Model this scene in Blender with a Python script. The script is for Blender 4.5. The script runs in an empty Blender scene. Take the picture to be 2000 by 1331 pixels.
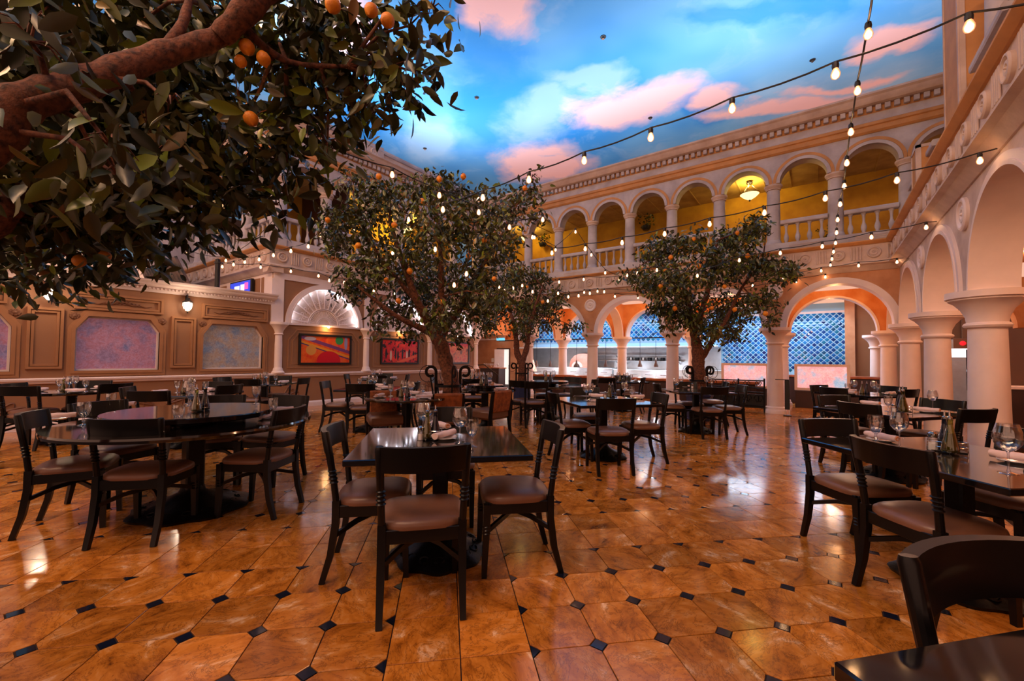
import bpy, bmesh, math, random
import numpy as np
from mathutils import Matrix, Vector
sc=bpy.context.scene; COL=sc.collection
PI=math.pi; rnd=random.Random(7); nr=np.random.default_rng(5)
# ---------------- camera (solved from the photograph's vanishing points) ----------------
FPX,CY,EYE=820.7,676.2,1.30
yaw,pit,rol=[math.radians(a) for a in (36.156,1.716,.584)]
def basis():
    F=Vector((-math.sin(yaw),math.cos(yaw),0));R=Vector((math.cos(yaw),math.sin(yaw),0));U=Vector((0,0,1))
    F2=F*math.cos(pit)+U*math.sin(pit);U2=U*math.cos(pit)-F*math.sin(pit)
    return R*math.cos(rol)+U2*math.sin(rol),U2*math.cos(rol)-R*math.sin(rol),F2
CR,CU,CF=basis(); CO=Vector((0,0,EYE))
def ray(x,y): return CF+CR*((x-1000)/FPX)+CU*((CY-y)/FPX)
def at(x,y,D): return CO+ray(x,y)*D
def on(x,y,ax,v):
    d=ray(x,y);i='xyz'.index(ax);return CO+d*((v-CO[i])/d[i])
def PD(x,D,z=0):
    p=at(x,700,D);return (p.x,p.y)
def px_of(p):
    v=Vector(p)-CO;z=v.dot(CF);return 1000+FPX*v.dot(CR)/z,CY-FPX*v.dot(CU)/z,z
cd=bpy.data.cameras.new('camera');cam=bpy.data.objects.new('camera',cd);COL.objects.link(cam)
cd.sensor_width=36;cd.lens=FPX*36/2000;cd.shift_y=(CY-665.5)/2000;cd.clip_start=.02;cd.clip_end=200
cam.matrix_world=Matrix(((CR.x,CU.x,-CF.x,0),(CR.y,CU.y,-CF.y,0),(CR.z,CU.z,-CF.z,EYE),(0,0,0,1)))
sc.camera=cam
vs=sc.view_settings;vs.view_transform='Standard';vs.look='None';vs.exposure=0.4;vs.gamma=1;vs.use_curve_mapping=False
# ---------------- light ----------------
def lin(c): 
    return tuple(((v/255)/12.92 if v/255<=.04045 else ((v/255+.055)/1.055)**2.4) for v in c)
wd=bpy.data.worlds.new('world');sc.world=wd;wd.use_nodes=True
wd.node_tree.nodes['Background'].inputs[0].default_value=(*lin((255,190,160)),1);wd.node_tree.nodes['Background'].inputs[1].default_value=.72
LIGHT_N=[0]
def area(loc,rot,size,w,col,name='cove_light'):
    l=bpy.data.lights.new(name,'AREA');l.shape='RECTANGLE';l.size,l.size_y=size;l.energy=w;l.color=lin(col)
    o=bpy.data.objects.new(name,l);COL.objects.link(o);o.location=loc;o.rotation_euler=rot;return o
def point(loc,w,col,r=.03,parent=None,name='lamp_light'):
    l=bpy.data.lights.new(name,'POINT');l.energy=w;l.color=lin(col);l.shadow_soft_size=r
    o=bpy.data.objects.new(name,l);COL.objects.link(o);o.location=loc
    if parent: o.parent=parent
    return o
def spot(loc,rot,w,col,ang=100,r=.05,name='downlight'):
    l=bpy.data.lights.new(name,'SPOT');l.energy=w;l.color=lin(col);l.spot_size=math.radians(ang);l.spot_blend=.7;l.shadow_soft_size=r
    o=bpy.data.objects.new(name,l);COL.objects.link(o);o.location=loc;o.rotation_euler=rot;return o
COOL=(232,240,255);WARM=(255,182,112);PINK=(255,196,170)
# cove floodlights hidden on top of the cornices, washing the painted ceiling
area((-4.6,14.2,7.7),(PI,0,0),(15,.8),560,COOL)
area((-13,7.5,8.1),(PI,0,0),(1,13),600,COOL)
area((4.5,5,8.2),(PI,0,0),(1,15),560,COOL)
area((-5,-4,8.0),(PI,0,0),(16,1),400,COOL)
# added warm fill panels, out of view, brightening the walls that face the viewer
area((-4.5,-3.5,8.8),(math.radians(42),0,0),(12,1.2),750,(255,196,142),'warm_fill_light')
area((3.2,1,8.8),(0,math.radians(48),math.radians(0)),(1.2,8),450,(255,196,142),'warm_fill_light')
# ---------------- materials ----------------
def nt(name):
    m=bpy.data.materials.new(name);m.use_nodes=True;n=m.node_tree;b=n.nodes['Principled BSDF'];return m,n,b
def N(n,t,**k):
    x=n.nodes.new(t)
    for a,v in k.items(): setattr(x,a,v)
    return x
def mixc(n,fac,a,b,mode='MIX'):
    x=N(n,'ShaderNodeMix',data_type='RGBA',blend_type=mode)
    for s,v in ((x.inputs[0],fac),(x.inputs[6],a),(x.inputs[7],b)):
        if isinstance(v,(int,float)): s.default_value=v
        elif isinstance(v,tuple): s.default_value=(*v,1) if len(v)==3 else v
        else: n.links.new(v,s)
    return x.outputs[2]
def mth(n,op,a,b=None,clamp=False):
    x=N(n,'ShaderNodeMath',operation=op);x.use_clamp=clamp
    for i,v in enumerate((a,b)):
        if v is None: continue
        if isinstance(v,(int,float)): x.inputs[i].default_value=v
        else: n.links.new(v,x.inputs[i])
    return x.outputs[0]
def ramp(n,fac,stops):
    r=N(n,'ShaderNodeValToRGB');e=r.color_ramp.elements
    while len(e)<len(stops): e.new(.5)
    for i,(p,c) in enumerate(stops): e[i].position=p;e[i].color=(*c,1) if len(c)==3 else c
    n.links.new(fac,r.inputs[0]);return r.outputs[0]
def noise(n,scale,detail=4,vec=None,rough=.55,dist=0):
    x=N(n,'ShaderNodeTexNoise');x.inputs['Scale'].default_value=scale;x.inputs['Detail'].default_value=detail;x.inputs['Roughness'].default_value=rough;x.inputs['Distortion'].default_value=dist
    if vec is not None:n.links.new(vec,x.inputs['Vector'])
    return x.outputs[0]
def wpos(n): return N(n,'ShaderNodeNewGeometry').outputs['Position']
def uid(n):
    a=N(n,'ShaderNodeObjectInfo').outputs['Random'];b=N(n,'ShaderNodeNewGeometry').outputs['Random Per Island']
    return mth(n,'FRACT',mth(n,'ADD',a,b))
def mat(name,c,rough=.6,var=0,vs_=6,c2=None,metal=0,coat=0,bump=0,bs=40,emit=None,es=0,spec=None):
    m,n,b=nt(name);b.inputs['Roughness'].default_value=rough;b.inputs['Metallic'].default_value=metal
    b.inputs['Base Color'].default_value=(*lin(c),1)
    if coat: b.inputs['Coat Weight'].default_value=coat;b.inputs['Coat Roughness'].default_value=.06
    if spec is not None: b.inputs['Specular IOR Level'].default_value=spec
    if var or c2:
        f=noise(n,vs_,5,wpos(n)); f2=ramp(n,f,[(.35,(0,0,0)),(.68,(1,1,1))])
        cc=mixc(n,f2,lin(c),lin(c2) if c2 else tuple(v*(1-var) for v in lin(c)));n.links.new(cc,b.inputs['Base Color'])
    if bump:
        bp=N(n,'ShaderNodeBump');bp.inputs['Strength'].default_value=bump;bp.inputs['Distance'].default_value=.01
        n.links.new(noise(n,bs,4,wpos(n)),bp.inputs['Height']);n.links.new(bp.outputs[0],b.inputs['Normal'])
    if emit: b.inputs['Emission Color'].default_value=(*lin(emit),1);b.inputs['Emission Strength'].default_value=es
    return m
def thin_glass(name,tint=(1,1,1),fmin=.15,rough=.02):
    m=bpy.data.materials.new(name);m.use_nodes=True;n=m.node_tree;n.nodes.clear()
    o=N(n,'ShaderNodeOutputMaterial');t=N(n,'ShaderNodeBsdfTransparent');t.inputs[0].default_value=(*tint,1);g=N(n,'ShaderNodeBsdfGlossy');g.inputs['Roughness'].default_value=rough
    lw=N(n,'ShaderNodeLayerWeight');lw.inputs[0].default_value=.35
    f=mth(n,'ADD',mth(n,'POWER',lw.outputs['Facing'],1.35),fmin,True);mx=N(n,'ShaderNodeMixShader');n.links.new(f,mx.inputs[0]);n.links.new(t.outputs[0],mx.inputs[1]);n.links.new(g.outputs[0],mx.inputs[2]);n.links.new(mx.outputs[0],o.inputs[0]);return m
M={}
M['stone']=mat('cast_stone',(214,190,176),.75,c2=(186,160,146),vs_=3,bump=.25)
M['stoneup']=mat('weathered_stone',(200,190,190),.8,c2=(166,154,156),vs_=2.2,bump=.3,bs=25)
M['trim']=mat('ochre_band',(208,146,86),.7,var=.25,vs_=3)
M['white']=mat('painted_plaster',(232,212,206),.55,var=.08,vs_=4,bump=.08)
M['tan']=mat('tan_wall_paint',(152,106,72),.6,var=.12,vs_=2)
M['tanmold']=mat('tan_moulding',(164,114,76),.45,var=.1)
M['carve']=mat('dark_tan_carving',(122,78,50),.6,var=.2)  # darker brown of the carved swags, rosettes and painted scrolls
M['peach']=mat('peach_stucco',(205,148,108),.75,c2=(182,122,82),vs_=2.5,bump=.12)
M['ochre']=mat('ochre_gallery',(206,158,48),.8,c2=(168,118,36),vs_=1.6)
M['ochre_ceil']=mat('gallery_ceiling',(190,160,96),.8,c2=(150,120,70),vs_=2)
M['orange']=mat('vault_stucco',(224,160,104),.75,c2=(200,120,58),vs_=2)
M['dark']=mat('ebonised_wood',(9,7,8),.36,var=.3,vs_=20,coat=.08,spec=.28)
M['tabletop']=mat('black_granite',(12,10,12),.08,c2=(22,18,20),vs_=60,coat=.6)
M['woodtop']=mat('espresso_tabletop',(26,17,15),.1,var=.3,vs_=8,coat=.7)
M['iron']=mat('wrought_iron',(20,20,24),.4,metal=.6,bump=.2)
M['leather']=mat('brown_leather',(120,82,62),.36,var=.22,vs_=7,bump=.08,bs=120)
M['seat_trim']=M['dark']
M['fabric']=mat('tan_fabric',(160,88,40),.85,c2=(112,58,26),vs_=18,bump=.2,bs=150)
M['napkin']=mat('linen_napkin',(226,198,192),.85,var=.08,vs_=30,bump=.2,bs=90)
M['plate']=mat('white_china',(214,206,204),.15,coat=.5)
M['steel']=mat('brushed_steel',(214,224,228),.3,metal=.35,var=.15,vs_=5)
M['chrome']=mat('chrome',(200,196,192),.12,metal=1)
M['black']=mat('black_metal',(16,16,18),.4)
M['navy']=mat('blue_planter',(22,34,70),.4)
M['wood']=mat('oak_counter',(172,98,52),.35,c2=(140,76,38),vs_=6,coat=.3)
M['dwood']=mat('dark_booth_wood',(58,32,26),.4,var=.3,vs_=5)
M['bark']=mat('bark',(120,70,46),.85,c2=(52,28,18),vs_=30,bump=1.0,bs=30)
M['rubber']=mat('socket_rubber',(22,20,22),.5)
M['roof']=mat('glazed_roof_tile',(58,70,72),.3,c2=(160,132,118),vs_=3)
M['salt']=mat('salt',(230,225,220),.6)
M['glass']=thin_glass('clear_glass')
M['water']=thin_glass('wine_glass_thick',(.94,.95,1),.2)
M['oil']=mat('olive_oil',(104,84,10),.08,coat=.6,emit=None)
M['vinegar']=mat('balsamic',(16,18,34),.08,coat=.6)
M['greenglass']=thin_glass('green_bottle_glass',(.55,.6,.25),.12)
def emi(name,c,s,mis=False):
    m=mat(name,c,.5,emit=c,es=s)
    if not mis: m.cycles.emission_sampling='NONE'
    return m
M['bulb']=emi('glowing_bulb',(255,170,100),1)
n_=M['bulb'].node_tree;lw_=N(n_,'ShaderNodeLayerWeight');lw_.inputs[0].default_value=.5;b_=n_.nodes['Principled BSDF']
n_.links.new(ramp(n_,lw_.outputs['Facing'],[(0,(1,.76,.48)),(.45,(1,.42,.16)),(1,(.9,.36,.2))]),b_.inputs['Emission Color'])
f_=mth(n_,'ADD',.55,mth(n_,'MULTIPLY',mth(n_,'POWER',mth(n_,'SUBTRACT',1.,lw_.outputs['Facing']),5.),16.));n_.links.new(f_,b_.inputs['Emission Strength'])
M['lantern']=emi('opal_lantern_glass',(255,236,214),2.2)
M['chand']=emi('alabaster_bowl',(255,226,150),1.6)
M['led']=emi('cove_led',(235,240,255),4.5)
M['pendant']=mat('pendant_shade',(92,66,56),.5)
M['shade']=emi('lamp_shade_lit',(255,205,190),.9)
M['downl']=emi('lamp_lens',(255,214,160),8)
M['bluelamp']=emi('blue_sign_glow',(90,180,215),1.2)
# leaves
def leafmat():
    m,n,b=nt('citrus_leaf');u=uid(n)
    c=ramp(n,u,[(0,lin((30,36,16))),(.4,lin((48,54,24))),(.7,lin((74,80,28))),(.9,lin((118,136,34))),(1,lin((120,84,48)))])  # random leaf tones; the brightest green stands in for backlit leaves
    bf=N(n,'ShaderNodeNewGeometry').outputs['Backfacing'];c2=mixc(n,bf,c,mixc(n,.5,c,lin((84,80,48))))
    n.links.new(c2,b.inputs['Base Color']);b.inputs['Roughness'].default_value=.34;return m
M['leaf']=leafmat()
M['lemon']=mat('lemon_skin',(236,150,24),.45,c2=(205,112,16),vs_=20,bump=.25,bs=160)
# marble floor
def floormat():
    m,n,b=nt('amber_marble');u=uid(n);P=wpos(n)
    cb=N(n,'ShaderNodeCombineXYZ');n.links.new(mth(n,'MULTIPLY',u,37.),cb.inputs[0]);n.links.new(mth(n,'MULTIPLY',u,91.),cb.inputs[1])
    va=N(n,'ShaderNodeVectorMath',operation='ADD');n.links.new(P,va.inputs[0]);n.links.new(cb.outputs[0],va.inputs[1])
    rt=N(n,'ShaderNodeVectorRotate',rotation_type='Z_AXIS');n.links.new(va.outputs[0],rt.inputs[0]);n.links.new(mth(n,'MULTIPLY',u,2.5),rt.inputs['Angle'])
    sc_=N(n,'ShaderNodeVectorMath',operation='MULTIPLY');sc_.inputs[1].default_value=(1,1.6,1);n.links.new(rt.outputs[0],sc_.inputs[0]);V=sc_.outputs[0]
    a=noise(n,4.2,9,V,.68,.5)
    c=ramp(n,a,[(.3,lin((98,52,16))),(.4,lin((156,92,28))),(.52,lin((184,114,40))),(.6,lin((192,130,66))),(.67,lin((222,182,142)))])
    v=noise(n,5,10,V,.75,.9);vein=ramp(n,mth(n,'ABSOLUTE',mth(n,'SUBTRACT',v,.5)),[(0,(1,1,1)),(.016,(0,0,0))])
    c=mixc(n,mth(n,'MULTIPLY',vein,.8),c,lin((70,34,20)))
    k=mth(n,'ADD',.78,mth(n,'MULTIPLY',mth(n,'FRACT',mth(n,'MULTIPLY',u,7.3)),.6));g=N(n,'ShaderNodeVectorMath',operation='SCALE');n.links.new(c,g.inputs[0]);n.links.new(k,g.inputs['Scale'])
    n.links.new(g.outputs[0],b.inputs['Base Color'])
    n.links.new(mth(n,'ADD',.07,mth(n,'MULTIPLY',noise(n,14,4,P),.14)),b.inputs['Roughness'])
    bp=N(n,'ShaderNodeBump');bp.inputs['Strength'].default_value=.12;bp.inputs['Distance'].default_value=.004;n.links.new(noise(n,7,3,V),bp.inputs['Height']);n.links.new(bp.outputs[0],b.inputs['Normal'])
    return m
M['marble']=floormat()
M['inlay']=mat('blue_black_inlay',(20,26,44),.1,coat=.5)
M['grout']=mat('dark_grout',(34,18,12),.8)
def tilemat():
    m,n,b=nt('blue_glazed_tile');u=uid(n)
    c=ramp(n,u,[(0,lin((12,44,100))),(.3,lin((18,84,150))),(.6,lin((34,118,178))),(.85,lin((26,104,132))),(1,lin((10,30,88)))])
    n.links.new(c,b.inputs['Base Color']);b.inputs['Roughness'].default_value=.15;return m
M['bluetile']=tilemat();M['tgrout']=mat('pale_grout',(150,196,220),.6)
def panemat(name,seed,c):
    m,n,b=nt(name);P=wpos(n)
    a=noise(n,2.4,4,P,.6);d=noise(n,16,6,P,.7,1.6);e=N(n,'ShaderNodeTexVoronoi');e.inputs['Scale'].default_value=30;e.feature='DISTANCE_TO_EDGE'
    n.links.new(P,e.inputs['Vector'])
    base=ramp(n,a,[(.35,lin(c[0])),(.5,lin(c[1])),(.65,lin(c[2]))])
    f=ramp(n,d,[(.42,(0,0,0)),(.62,(1,1,1))]);col=mixc(n,mth(n,'MULTIPLY',f,.34),base,lin(c[3]))
    n.links.new(col,b.inputs['Base Color']);n.links.new(col,b.inputs['Emission Color']);b.inputs['Emission Strength'].default_value=.24;b.inputs['Roughness'].default_value=.3
    bp=N(n,'ShaderNodeBump');bp.inputs['Strength'].default_value=.6;n.links.new(d,bp.inputs['Height']);n.links.new(bp.outputs[0],b.inputs['Normal']);m.cycles.emission_sampling='NONE'
    if seed==3:b.inputs['Emission Strength'].default_value=.7  # screen glass glows in place of bright mirrored reflections
    return m
M['pane']=panemat('etched_pink_glass',1,((116,88,112),(150,92,104),(88,88,122),(178,150,176)))
M['pane2']=panemat('etched_grey_glass',2,((100,104,120),(136,104,84),(88,96,116),(170,160,156)))
M['pane3']=panemat('crackled_screen_glass',3,((130,170,200),(226,160,160),(200,140,150),(246,226,228)))
# ---------------- geometry helper ----------------
class G:
    def __init__(s): s.v=[];s.f=[];s.m=[];s.cur=0
    def add(s,v,f):
        o=len(s.v);s.v+=[tuple(p) for p in v];s.f+=[tuple(i+o for i in q) for q in f];s.m+=[s.cur]*len(f);return s
    def box(s,x0,x1,y0,y1,z0,z1):
        return s.add([(x,y,z) for x in (x0,x1) for y in (y0,y1) for z in (z0,z1)],[(0,1,3,2),(4,6,7,5),(0,4,5,1),(2,3,7,6),(0,2,6,4),(1,5,7,3)])
    def cb(s,c,sz,ch=.004,R=None):
        h=[a/2 for a in sz];pts=[];
        for sx in (-1,1):
            for sy in (-1,1):
                for sz_ in (-1,1):
                    for k in range(3):
                        q=[sx*(h[0]-(ch if k!=0 else 0)),sy*(h[1]-(ch if k!=1 else 0)),sz_*(h[2]-(ch if k!=2 else 0))]
                        pts.append(Vector(q))
        if R is not None: pts=[R@p for p in pts]
        pts=[p+Vector(c) for p in pts]
        I=lambda a,b,d,k:((a>0)*4+(b>0)*2+(d>0))*3+k
        F=[]
        for a in (-1,1):
            F.append([I(a,-1,-1,0),I(a,1,-1,0),I(a,1,1,0),I(a,-1,1,0)][::a]);F.append([I(-1,a,-1,1),I(-1,a,1,1),I(1,a,1,1),I(1,a,-1,1)][::a]);F.append([I(-1,-1,a,2),I(1,-1,a,2),I(1,1,a,2),I(-1,1,a,2)][::a])
            for b in (-1,1):
                t=a*b
                F.append([I(a,b,-1,0),I(a,b,-1,1),I(a,b,1,1),I(a,b,1,0)][::t]);F.append([I(a,-1,b,0),I(a,1,b,0),I(a,1,b,2),I(a,-1,b,2)][::t]);F.append([I(-1,a,b,1),I(-1,a,b,2),I(1,a,b,2),I(1,a,b,1)][::t])
                for d in (-1,1): F.append([I(a,b,d,0),I(a,b,d,1),I(a,b,d,2)][::a*b*d])
        return s.add(pts,F)
    def lathe(s,prof,c=(0,0,0),seg=24,axis='z',cap=True,a0=0,a1=2*PI):
        full=abs(a1-a0-2*PI)<1e-6;n=seg if full else seg+1;V=[]
        for r,z in prof:
            for i in range(n):
                a=a0+(a1-a0)*i/seg;x,y=r*math.cos(a),r*math.sin(a)
                V.append((c[0]+x,c[1]+y,c[2]+z) if axis=='z' else (c[0]+x,c[1]-z,c[2]+y))
        F=[]
        for j in range(len(prof)-1):
            for i in range(seg): k=(i+1)%n;F.append((j*n+i,j*n+k,(j+1)*n+k,(j+1)*n+i))
        if cap and full:
            if prof[0][0]>1e-5:F.append(tuple(range(n))[::-1])
            if prof[-1][0]>1e-5:F.append(tuple((len(prof)-1)*n+i for i in range(n)))
        return s.add(V,F)
    def tube(s,pts,rad,seg=8,cap=True):
        P=[Vector(p) for p in pts];m=len(P);V=[];T0=None
        for j in range(m):
            t=(P[min(j+1,m-1)]-P[max(j-1,0)]).normalized()
            if T0 is None: a=t.orthogonal().normalized()
            else: a=(a-t*a.dot(t)).normalized()
            T0=t;b=t.cross(a);r=rad[j] if isinstance(rad,(list,tuple)) else rad
            for i in range(seg): th=2*PI*i/seg;V.append(P[j]+(a*math.cos(th)+b*math.sin(th))*r)
        F=[(j*seg+i,j*seg+(i+1)%seg,(j+1)*seg+(i+1)%seg,(j+1)*seg+i) for j in range(m-1) for i in range(seg)]
        if cap:F+=[tuple(range(seg))[::-1],tuple((m-1)*seg+i for i in range(seg))]
        return s.add(V,F)
    def bar(s,pts,w,h,up=Vector((0,0,1)),ws=None):
        P=[Vector(p) for p in pts];m=len(P);V=[]
        for j in range(m):
            t=(P[min(j+1,m-1)]-P[max(j-1,0)]).normalized();a=t.cross(up).normalized();b=a.cross(t)
            k=ws[j] if ws else 1
            for x,y in ((-1,-1),(1,-1),(1,1),(-1,1)): V.append(P[j]+a*x*w/2*k+b*y*h/2*k)
        F=[(j*4+i,j*4+(i+1)%4,(j+1)*4+(i+1)%4,(j+1)*4+i) for j in range(m-1) for i in range(4)]+[(3,2,1,0),tuple((m-1)*4+i for i in range(4))]
        return s.add(V,F)
    def prism(s,poly,y0,y1):   # polygon in xz, extruded in y
        n=len(poly);V=[(x,y0,z) for x,z in poly]+[(x,y1,z) for x,z in poly]
        return s.add(V,[tuple(range(n)),tuple(range(2*n-1,n-1,-1))]+[(i,i+n,(i+1)%n+n,(i+1)%n) for i in range(n)])
    def slab(s,poly,z0,z1):
        n=len(poly);V=[(x,y,z0) for x,y in poly]+[(x,y,z1) for x,y in poly]
        return s.add(V,[tuple(range(n))[::-1],tuple(range(n,2*n))]+[(i,(i+1)%n,(i+1)%n+n,i+n) for i in range(n)])
    def extr(s,prof,x0,x1):    # profile (y,z), extruded in x
        n=len(prof);V=[(x0,y,z) for y,z in prof]+[(x1,y,z) for y,z in prof]
        return s.add(V,[tuple(range(n))[::-1],tuple(range(n,2*n))]+[(i,(i+1)%n,(i+1)%n+n,i+n) for i in range(n)])
    def arc(s,cx,cz,r0,r1,y0,y1,a0=0,a1=PI,n=28):
        V=[];
        for i in range(n+1):
            a=a0+(a1-a0)*i/n;c,d=math.cos(a),math.sin(a)
            V+=[(cx+r0*c,y0,cz+r0*d),(cx+r1*c,y0,cz+r1*d),(cx+r1*c,y1,cz+r1*d),(cx+r0*c,y1,cz+r0*d)]
        F=[(4*i+k,4*i+(k+1)%4,4*i+4+(k+1)%4,4*i+4+k) for i in range(n) for k in range(4)]+[(0,1,2,3)[::-1],tuple(4*n+k for k in range(4))]
        return s.add(V,F)
    def archwall(s,x0,x1,cs,r,zs,zt,y0,y1,n=24):
        xs=[x0]
        for c in sorted(cs):
            if c-r>xs[-1]+1e-4: s.box(xs[-1],c-r,y0,y1,zs,zt)
            P=[(c-r*math.cos(PI*i/n),zs+r*math.sin(PI*i/n)) for i in range(n+1)]
            V=[];
            for x,z in P: V+=[(x,y0,z),(x,y0,zt),(x,y1,zt),(x,y1,z)]
            F=[]
            for i in range(n):
                a,b=4*i,4*i+4;F+=[(a,b,b+1,a+1),(a+1,b+1,b+2,a+2),(a+2,b+2,b+3,a+3),(a+3,b+3,b,a)]
            s.add(V,F);xs.append(c+r)
        if x1>xs[-1]+1e-4: s.box(xs[-1],x1,y0,y1,zs,zt)
        return s
    def build(s,name,m,parent=None,ang=.6,loc=None,rz=0,mesh_only=False):
        me=bpy.data.meshes.new(name);me.from_pydata(s.v,[],s.f)
        ms=m if isinstance(m,(list,tuple)) else [m]
        for q in ms: me.materials.append(M[q] if isinstance(q,str) else q)
        if len(ms)>1: me.polygons.foreach_set('material_index',s.m)
        bm=bmesh.new();bm.from_mesh(me);bmesh.ops.recalc_face_normals(bm,faces=bm.faces);bm.to_mesh(me);bm.free()
        if ang: me.shade_smooth();me.set_sharp_from_angle(angle=ang)
        if mesh_only: return me
        return ob(name,me,parent,loc,rz)
def ob(name,me,parent=None,loc=None,rz=0):
    o=bpy.data.objects.new(name,me);COL.objects.link(o)
    if parent is not None:o.parent=parent
    if loc is not None:o.location=loc
    if rz:o.rotation_euler=(0,0,rz)
    return o
def emp(name,loc=(0,0,0),rz=0,parent=None):
    o=bpy.data.objects.new(name,None);COL.objects.link(o);o.location=loc;o.rotation_euler=(0,0,rz);o.empty_display_size=.1
    if parent: o.parent=parent
    return o
def tag(o,label=None,cat=None,group=None,kind=None):
    if label:o['label']=label
    if cat:o['category']=cat
    if group:o['group']=group
    if kind:o['kind']=kind
    return o
def struct(name,loc=(0,0,0),rz=0): return tag(emp(name,loc,rz),kind='structure')
def copy_tree(o,parent=None):
    c=o.copy();COL.objects.link(c)
    if parent:c.parent=parent
    for ch in KIDS.get(o.name,[]): 
        k=copy_tree(ch,c)
    KIDS[c.name]=[q for q in c.children] if False else KIDS.get(c.name,[])
    return c
KIDS={}
def reg(root):
    allo=[root]
    m={}
    for o in bpy.data.objects:
        if o.parent: m.setdefault(o.parent.name,[]).append(o)
    def walk(o):
        KIDS[o.name]=m.get(o.name,[])
        for c in KIDS[o.name]: walk(c)
    walk(root)
ORD=['first','second','third','fourth','fifth','sixth','seventh','eighth','ninth','tenth','eleventh','twelfth','thirteenth','fourteenth','fifteenth','sixteenth','seventeenth','eighteenth']
BUILD=[]
# ---------------- floor ----------------
floor=tag(G().box(-24,9,-6,22,-.08,-.006).build('floor','grout',ang=0),kind='structure')
PT=.3135;U0,V0=.3925,2.497;S2=math.sqrt(.5)
def uvw(iu,iv):
    u,v=U0+iu*PT,V0+iv*PT;return ((u-v)*S2,(u+v)*S2)
def vtype(i,j):   # corner (i,j): inlay here? panels of 9 tiles with 2-tile plain bands
    a,b=i%11,(j-3)%11
    return a<=9 and b<=9
def corner_cut(ti,tj,ci,cj):   # does tile (ti,tj) get its corner (ci,cj) cut
    return vtype(ci,cj) and (ti%11)<9 and ((tj-3)%11)<9
g_=.0024;h_=PT/2-g_;CC=.043
tile_me={}
def tile_mesh(mask):
    if mask in tile_me:return tile_me[mask]
    P=[]
    for k,(sx,sy) in enumerate(((-1,-1),(1,-1),(1,1),(-1,1))):
        if mask>>k&1:
            a=(sx*(h_-CC),sy*h_);b=(sx*h_,sy*(h_-CC));P+= [b,a] if k in(0,2) else [a,b]
        else:P.append((sx*h_,sy*h_))
    P=[((x-y)*S2,(x+y)*S2) for x,y in P]
    g=G();n=len(P);e=.0010
    V=[(x*(1-e/h_),y*(1-e/h_),0) for x,y in P]+[(x,y,-.0018) for x,y in P]+[(x,y,-.008) for x,y in P]
    g.add(V,[tuple(range(n))]+[(i,i+n,(i+1)%n+n,(i+1)%n) for i in range(n)]+[(i+n,i+2*n,(i+1)%n+2*n,(i+1)%n+n) for i in range(n)])
    tile_me[mask]=g;return g
def inl(kind): # full or half inserts
    r=.041;P=[(-r,0),(0,-r),(r,0),(0,r)]
    if kind:  # kept side: list of quadrants
        P=[(0,0)]
        for q in range(4):
            pass
    return P
tiles=[];inl_l=[]
for i in range(-70,70):
    for j in range(-30,75):
        x,y=uvw(i+.5,j+.5)
        if not(-11.0<x<6.5 and -2.5<y<17.2):continue
        D=Vector((x,y,0))-CO;z=D.dot(CF)
        if z<.25: continue
        px,py,_=px_of((x,y,0))
        if not(-250<px<2300 and py<1600): continue
        mk=0
        for k,(a,b) in enumerate(((0,0),(1,0),(1,1),(0,1))):
            if corner_cut(i,j,i+a,j+b):mk|=1<<k
        tiles.append((z,x,y,mk,-20<px<2020 and py<1360))
        if vtype(i,j):
            cx,cy=uvw(i,j);quads=[corner_cut(i+a,j+b,i,j) for a,b in ((0,0),(-1,0),(-1,-1),(0,-1))]
            if any(quads): inl_l.append((z,cx,cy,tuple(quads),-20<px<2020 and py<1360))
tiles.sort(key=lambda t:(not t[4],t[0]));inl_l.sort(key=lambda t:(not t[4],t[0]))
shared={};rest=G()
for k,(z,x,y,mk,vis) in enumerate(tiles):
    g=tile_mesh(mk)
    if k<300:
        if mk not in shared: shared[mk]=g.build('marble_tile','marble',mesh_only=True,ang=0)
        ob('marble_tile',shared[mk],floor,(x,y,0))
    else: rest.add([(a+x,b+y,c) for a,b,c in g.v],g.f)
tag(rest.build('marble_tile_field','marble',floor,ang=0),kind='stuff')
def inlay_geo(q):
    g=G();r=.039;ang=[PI/2,PI,1.5*PI,0]  # quadrant directions of tile offsets in rotated frame
    if all(q): P=[(r,0),(0,r),(-r,0),(0,-r)]
    else:
        P=[]
        dirs=[(r,0),(0,r),(-r,0),(0,-r)]
        for k in range(4):
            if q[k]: 
                for d in (dirs[k],dirs[(k+1)%4]):
                    if d not in P:P.append(d)
        if sum(q)==1: P.append((.001,.001))
    P=[((x-y)*S2,(x+y)*S2) for x,y in P];n=len(P)
    if sum(q)==2 and n==3: pass
    return G().slab(P,-.008,-.0002)
ish={};rest=G()
for k,(z,x,y,q,vis) in enumerate(inl_l):
    g=inlay_geo(q)
    if k<150:
        if q not in ish: ish[q]=g.build('inlay','inlay',mesh_only=True,ang=0)
        ob('inlay',ish[q],floor,(x,y,0))
    else: rest.add([(a+x,b+y,c) for a,b,c in g.v],g.f)
tag(rest.build('inlay_field','inlay',floor,ang=0),kind='stuff')
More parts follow.
